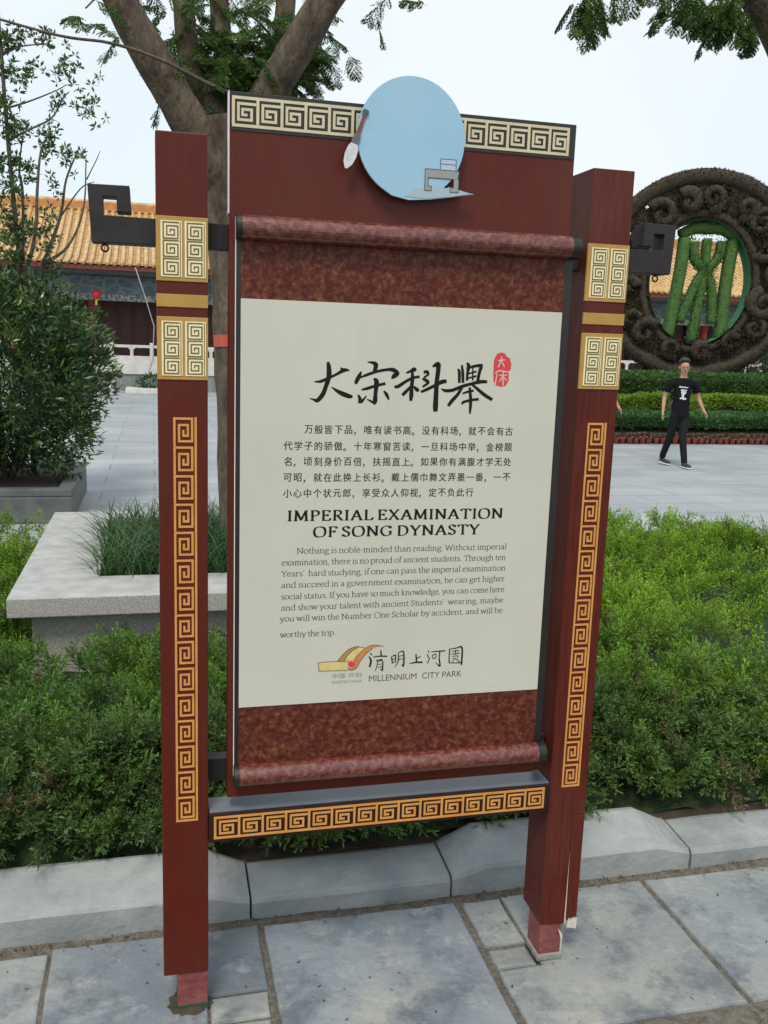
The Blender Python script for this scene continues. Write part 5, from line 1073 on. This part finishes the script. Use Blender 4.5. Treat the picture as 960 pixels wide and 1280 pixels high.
pm = pot_mesh(); pm.materials.append(FP); pm.polygons.foreach_set('use_smooth', [True]*len(pm.polygons))
p0 = bpy.data.objects.new('flower_pot', pm); COL.objects.link(p0); tag(p0, 'small red flower pot in the row at the foot of the green bank', 'flower pot', 'flower pots lined along the bank')
v, f, T = plant_mesh(0); c0 = npmesh('flower_plant', v, f, FL, p0, tint=T)
rs = random.Random(3)
for k in range(52):
    x = 8.55+k*.148+rs.uniform(-.012, .012); y = 14.62+rs.uniform(-.015, .015)
    if k == 0: q = p0
    else:
        q = p0.copy(); COL.objects.link(q); c = c0.copy(); COL.objects.link(c); c.parent = q
    q.location = (x, y, -.1); q.rotation_euler = (0, 0, rs.uniform(0, 6.28)); s = rs.uniform(.9, 1.12); q.scale = (s, s, s)
gb = empty('grey_shrub', 'grey-green bushy shrub behind the bank at the right edge', 'shrub')
leaf_mass((15.9, 20.4, 1.35), (.75, .6, .8), 4200, (.075, .105, .07), .09, .04, LEAF, 'foliage', gb, 81); t = MB(); limb(t, [(15.9, 20.4, .45), (15.95, 20.4, 1.0), (15.9, 20.4, 1.6)], .05, .02, 7, 3); t.build('stem', BARK2, gb, smooth=True)

# ------------------------------------------------------------------ walking people
def skin(name, nodes, edges, m, parent, root=0, sub=2):
    me = bpy.data.meshes.new(name); me.from_pydata([n[0] for n in nodes], edges, [])
    o = bpy.data.objects.new(name, me); COL.objects.link(o)
    sk = o.modifiers.new('skin', 'SKIN'); sk.use_smooth_shade = True
    if not me.skin_vertices: me.skin_vertices.new()
    for i, n in enumerate(nodes):
        r = n[1]; me.skin_vertices[0].data[i].radius = r if hasattr(r, '__len__') else (r, r); me.skin_vertices[0].data[i].use_root = (i == root)
    s = o.modifiers.new('sub', 'SUBSURF'); s.levels = s.render_levels = sub
    bpy.context.view_layer.update(); ev = o.evaluated_get(bpy.context.evaluated_depsgraph_get()); nm = bpy.data.meshes.new_from_object(ev)
    bpy.data.objects.remove(o); bpy.data.meshes.remove(me)
    nm.name = name; nm.materials.clear(); ob = link(name, nm, m, parent, smooth=True); return ob
class SK:
    def __init__(s): s.n = []; s.e = []
    def chain(s, pts, start=None):
        prev = start
        for p, r in pts:
            s.n.append((tuple(p), r)); i = len(s.n)-1
            if prev is not None: s.e.append((prev, i))
            prev = i
        return prev
man = empty('person', 'man in a black printed t-shirt and dark trousers walking across the plaza', 'person')
b = SK()
pel = b.chain([((0, .01, .93), (.105, .07))]); ch = b.chain([((0, .015, 1.08), (.10, .065)), ((0, .015, 1.26), (.11, .065)), ((0, .01, 1.37), (.09, .058))], pel)
nk = b.chain([((0, -.005, 1.44), .052), ((0, -.02, 1.50), .050), ((0, -.035, 1.545), (.062, .07)), ((0, -.03, 1.60), (.074, .088)), ((0, -.02, 1.66), (.070, .082)), ((0, -.015, 1.695), (.04, .05))], ch)
hands = {}
for sx, el, wr, hd in ((-1, (-.26, .06, 1.12), (-.285, -.03, .89), (-.295, -.065, .83)), (1, (.285, .07, 1.12), (.365, -.01, .925), (.39, -.045, .87))):
    a = b.chain([((sx*.15, .01, 1.36), .045), ((sx*.205, .005, 1.325), .044), (tuple((np.array([sx*.205, .005, 1.33])+np.array(el))/2), .043), (el, .037), (tuple((np.array(wr)+np.array(el))/2), .034), (wr, .024), (hd, (.034, .02))], ch)
    hd_ = np.array(hd); dn = unit(hd_-np.array(wr)); side = unit(np.cross(dn, [1, 0, 0])); out_ = np.array([sx, 0, 0.])
    for q in range(4):
        s0 = hd_+side*(.012*(q-1.5))+dn*.008; L = (.058, .068, .064, .05)[q]
        b.chain([(tuple(s0+dn*.02), .0085), (tuple(s0+dn*(.02+L*.5)), .008), (tuple(s0+dn*(.02+L*.9)-out_*.018), .0065)], a)
    b.chain([(tuple(hd_-dn*.005+side*.03), .009), (tuple(hd_+dn*.035+side*.043), .007)], a)
for sx, kn, an in ((-1, (-.115, .03, .50), (-.19, .17, .13)), (1, (.035, -.13, .50), (.075, -.23, .09))):
    b.chain([((sx*.085, 0, .78), .045), (kn, .036), (an, .034)], pel)
body = skin('body', b.n, b.e, SKIN, man)
s = SK(); s.chain([((0, 0, 1.20), (.150, .105)), ((0, 0, 1.345), (.125, .088)), ((0, -.002, 1.435), .066)])
s.chain([((0, 0, 1.05), (.146, .104)), ((0, 0, .92), (.152, .112)), ((0, 0, .82), (.158, .118)), ((0, 0, .79), (.158, .118))], 0)
for sx, el in ((-1, (-.26, .06, 1.12)), (1, (.285, .07, 1.12))):
    s.chain([((sx*.15, 0, 1.36), .074), ((sx*.205, .005, 1.32), .068), (tuple(np.array([sx*.205, .005, 1.33])*.35+np.array(el)*.65), .062)], 1)
shirt = skin('t_shirt', s.n, s.e, SHIRT, man)
s = SK(); s.chain([((0, 0, 1.0), (.125, .088)), ((0, 0, .92), (.142, .10)), ((0, 0, .86), (.13, .10))])
for sx, kn, an in ((-1, (-.115, .03, .50), (-.185, .16, .15)), (1, (.035, -.13, .50), (.073, -.225, .11))):
    s.chain([((sx*.085, 0, .76), .090), (tuple(np.array([sx*.078, 0, .78])*.4+np.array(kn)*.6), .078), (kn, .064), (tuple((np.array(kn)+np.array(an))/2), .060), (an, .054), (tuple(np.array(an)+np.array([0, 0, -.05])), .056)], 2)
skin('trousers', s.n, s.e, TROUS, man, root=0)
for hl, mid, toe in (((-.215, .205, .085), (-.15, .10, .060), (-.09, .0, .045)), ((.055, -.19, .05), (.085, -.30, .05), (.12, -.43, .042))):
    s = SK(); s.chain([(hl, (.042, .045)), (mid, (.044, .042)), (toe, (.040, .032))]); sh = skin('shoe', s.n, s.e, SHOE, man)
    s = SK(); dz = np.array([0, 0, -.030]); s.chain([(tuple(np.array(hl)+dz), (.046, .018)), (tuple(np.array(mid)+dz), (.049, .016)), (tuple(np.array(toe)+dz*.8), (.044, .014))]); skin('sole', s.n, s.e, SOLE, sh)
s = SK(); s.chain([((0, .055, 1.56), (.066, .055)), ((0, .045, 1.64), (.090, .085)), ((0, .005, 1.70), (.092, .095)), ((0, -.065, 1.712), (.080, .058)), ((0, -.085, 1.685), (.070, .035))]); skin('hair', s.n, s.e, HAIR, man)
t = MB()
for sx in (-1, 1): t.tube([(sx*.032+.024*math.cos(a), -.118, 1.605+.018*math.sin(a)) for a in np.linspace(0, 2*math.pi, 13)[:-1]], .0028, 5, closed=True)
t.box(-.009, .009, -.1205, -.1165, 1.606, 1.610); t.box(-.078, -.055, -.116, -.112, 1.606, 1.611); t.box(.055, .078, -.116, -.112, 1.606, 1.611); t.build('glasses', GLASS, man)
EYE = mat('eye_dark', (.02, .015, .012), .3); LIP = mat('lip', (.36, .13, .11), .5)
for sx in (-1, 1):
    MB().lathe([(.002, -.006), (.010, 0), (.002, .006)], (sx*.031, -.108, 1.604), 8).build('eye', EYE, man, smooth=True)
    MB().lathe([(.004, -.028), (.016, 0), (.004, .026)], (sx*.077, -.02, 1.595), 8).build('ear', SKIN, man, smooth=True)
MB().prism_x([(-.112, 1.60), (-.135, 1.572), (-.110, 1.566)], -.011, .011).build('nose', SKIN, man, bevel=.004)
MB().box(-.022, .022, -.112, -.098, 1.540, 1.549).build('mouth', LIP, man, bevel=.003)
# white print on the shirt front, laid on the cloth
from mathutils.bvhtree import BVHTree
bv = BVHTree.FromPolygons([v.co.copy() for v in shirt.data.vertices], [tuple(p.vertices) for p in shirt.data.polygons]); t = MB()
def patch(pts, w):
    P_ = [np.array(q) for q in bez(pts, 6)]; Lf, Rt = offsets(P_, [w]*len(P_)); L3_, R3_ = [], []
    for a, c in zip(Lf, Rt):
        for q, dst in ((a, L3_), (c, R3_)):
            h = bv.ray_cast(Vector((q[0], -1, q[1])), Vector((0, 1, 0))); dst.append((q[0], (h[0].y if h[0] else -.1)-.003, q[1]))
    k_ = len(L3_); t.add(L3_+R3_, [(i, k_+i, k_+i+1, i+1) for i in range(k_-1)])
for s_ in ([(-.075, 1.285), (-.055, 1.30), (-.04, 1.28), (-.02, 1.295), (0, 1.283), (.02, 1.294), (.04, 1.28), (.07, 1.29)],): patch(s_, .012)
for s_, w in (([(-.045, 1.245), (-.02, 1.225), (-.03, 1.20), (0, 1.185)], .016), ([(.05, 1.245), (.03, 1.225), (.035, 1.20), (.01, 1.18)], .016), ([(-.02, 1.255), (.0, 1.235), (.02, 1.255)], .014), ([(0, 1.225), (.005, 1.19), (.0, 1.15), (.01, 1.12)], .02), ([(-.05, 1.105), (-.02, 1.115), (.01, 1.10), (.05, 1.108)], .022), ([(-.03, 1.17), (-.01, 1.155), (-.02, 1.135)], .012)): patch(s_, w)
t.build('shirt_print', mat('white_print', (.72, .74, .75), .7), man)
man.location = (8.30, 11.25, -.1); man.rotation_euler = (0, 0, R(-17))
two = man.copy(); COL.objects.link(two)
for c in list(man.children):
    d = c.copy(); COL.objects.link(d); d.parent = two
    for g_ in c.children:
        q = g_.copy(); COL.objects.link(q); q.parent = d
two['label'] = 'pedestrian mostly hidden behind the right red post, only a hand and shoe showing'
two.location = (7.13, 11.9, -.1); two.rotation_euler = (0, 0, R(-10))
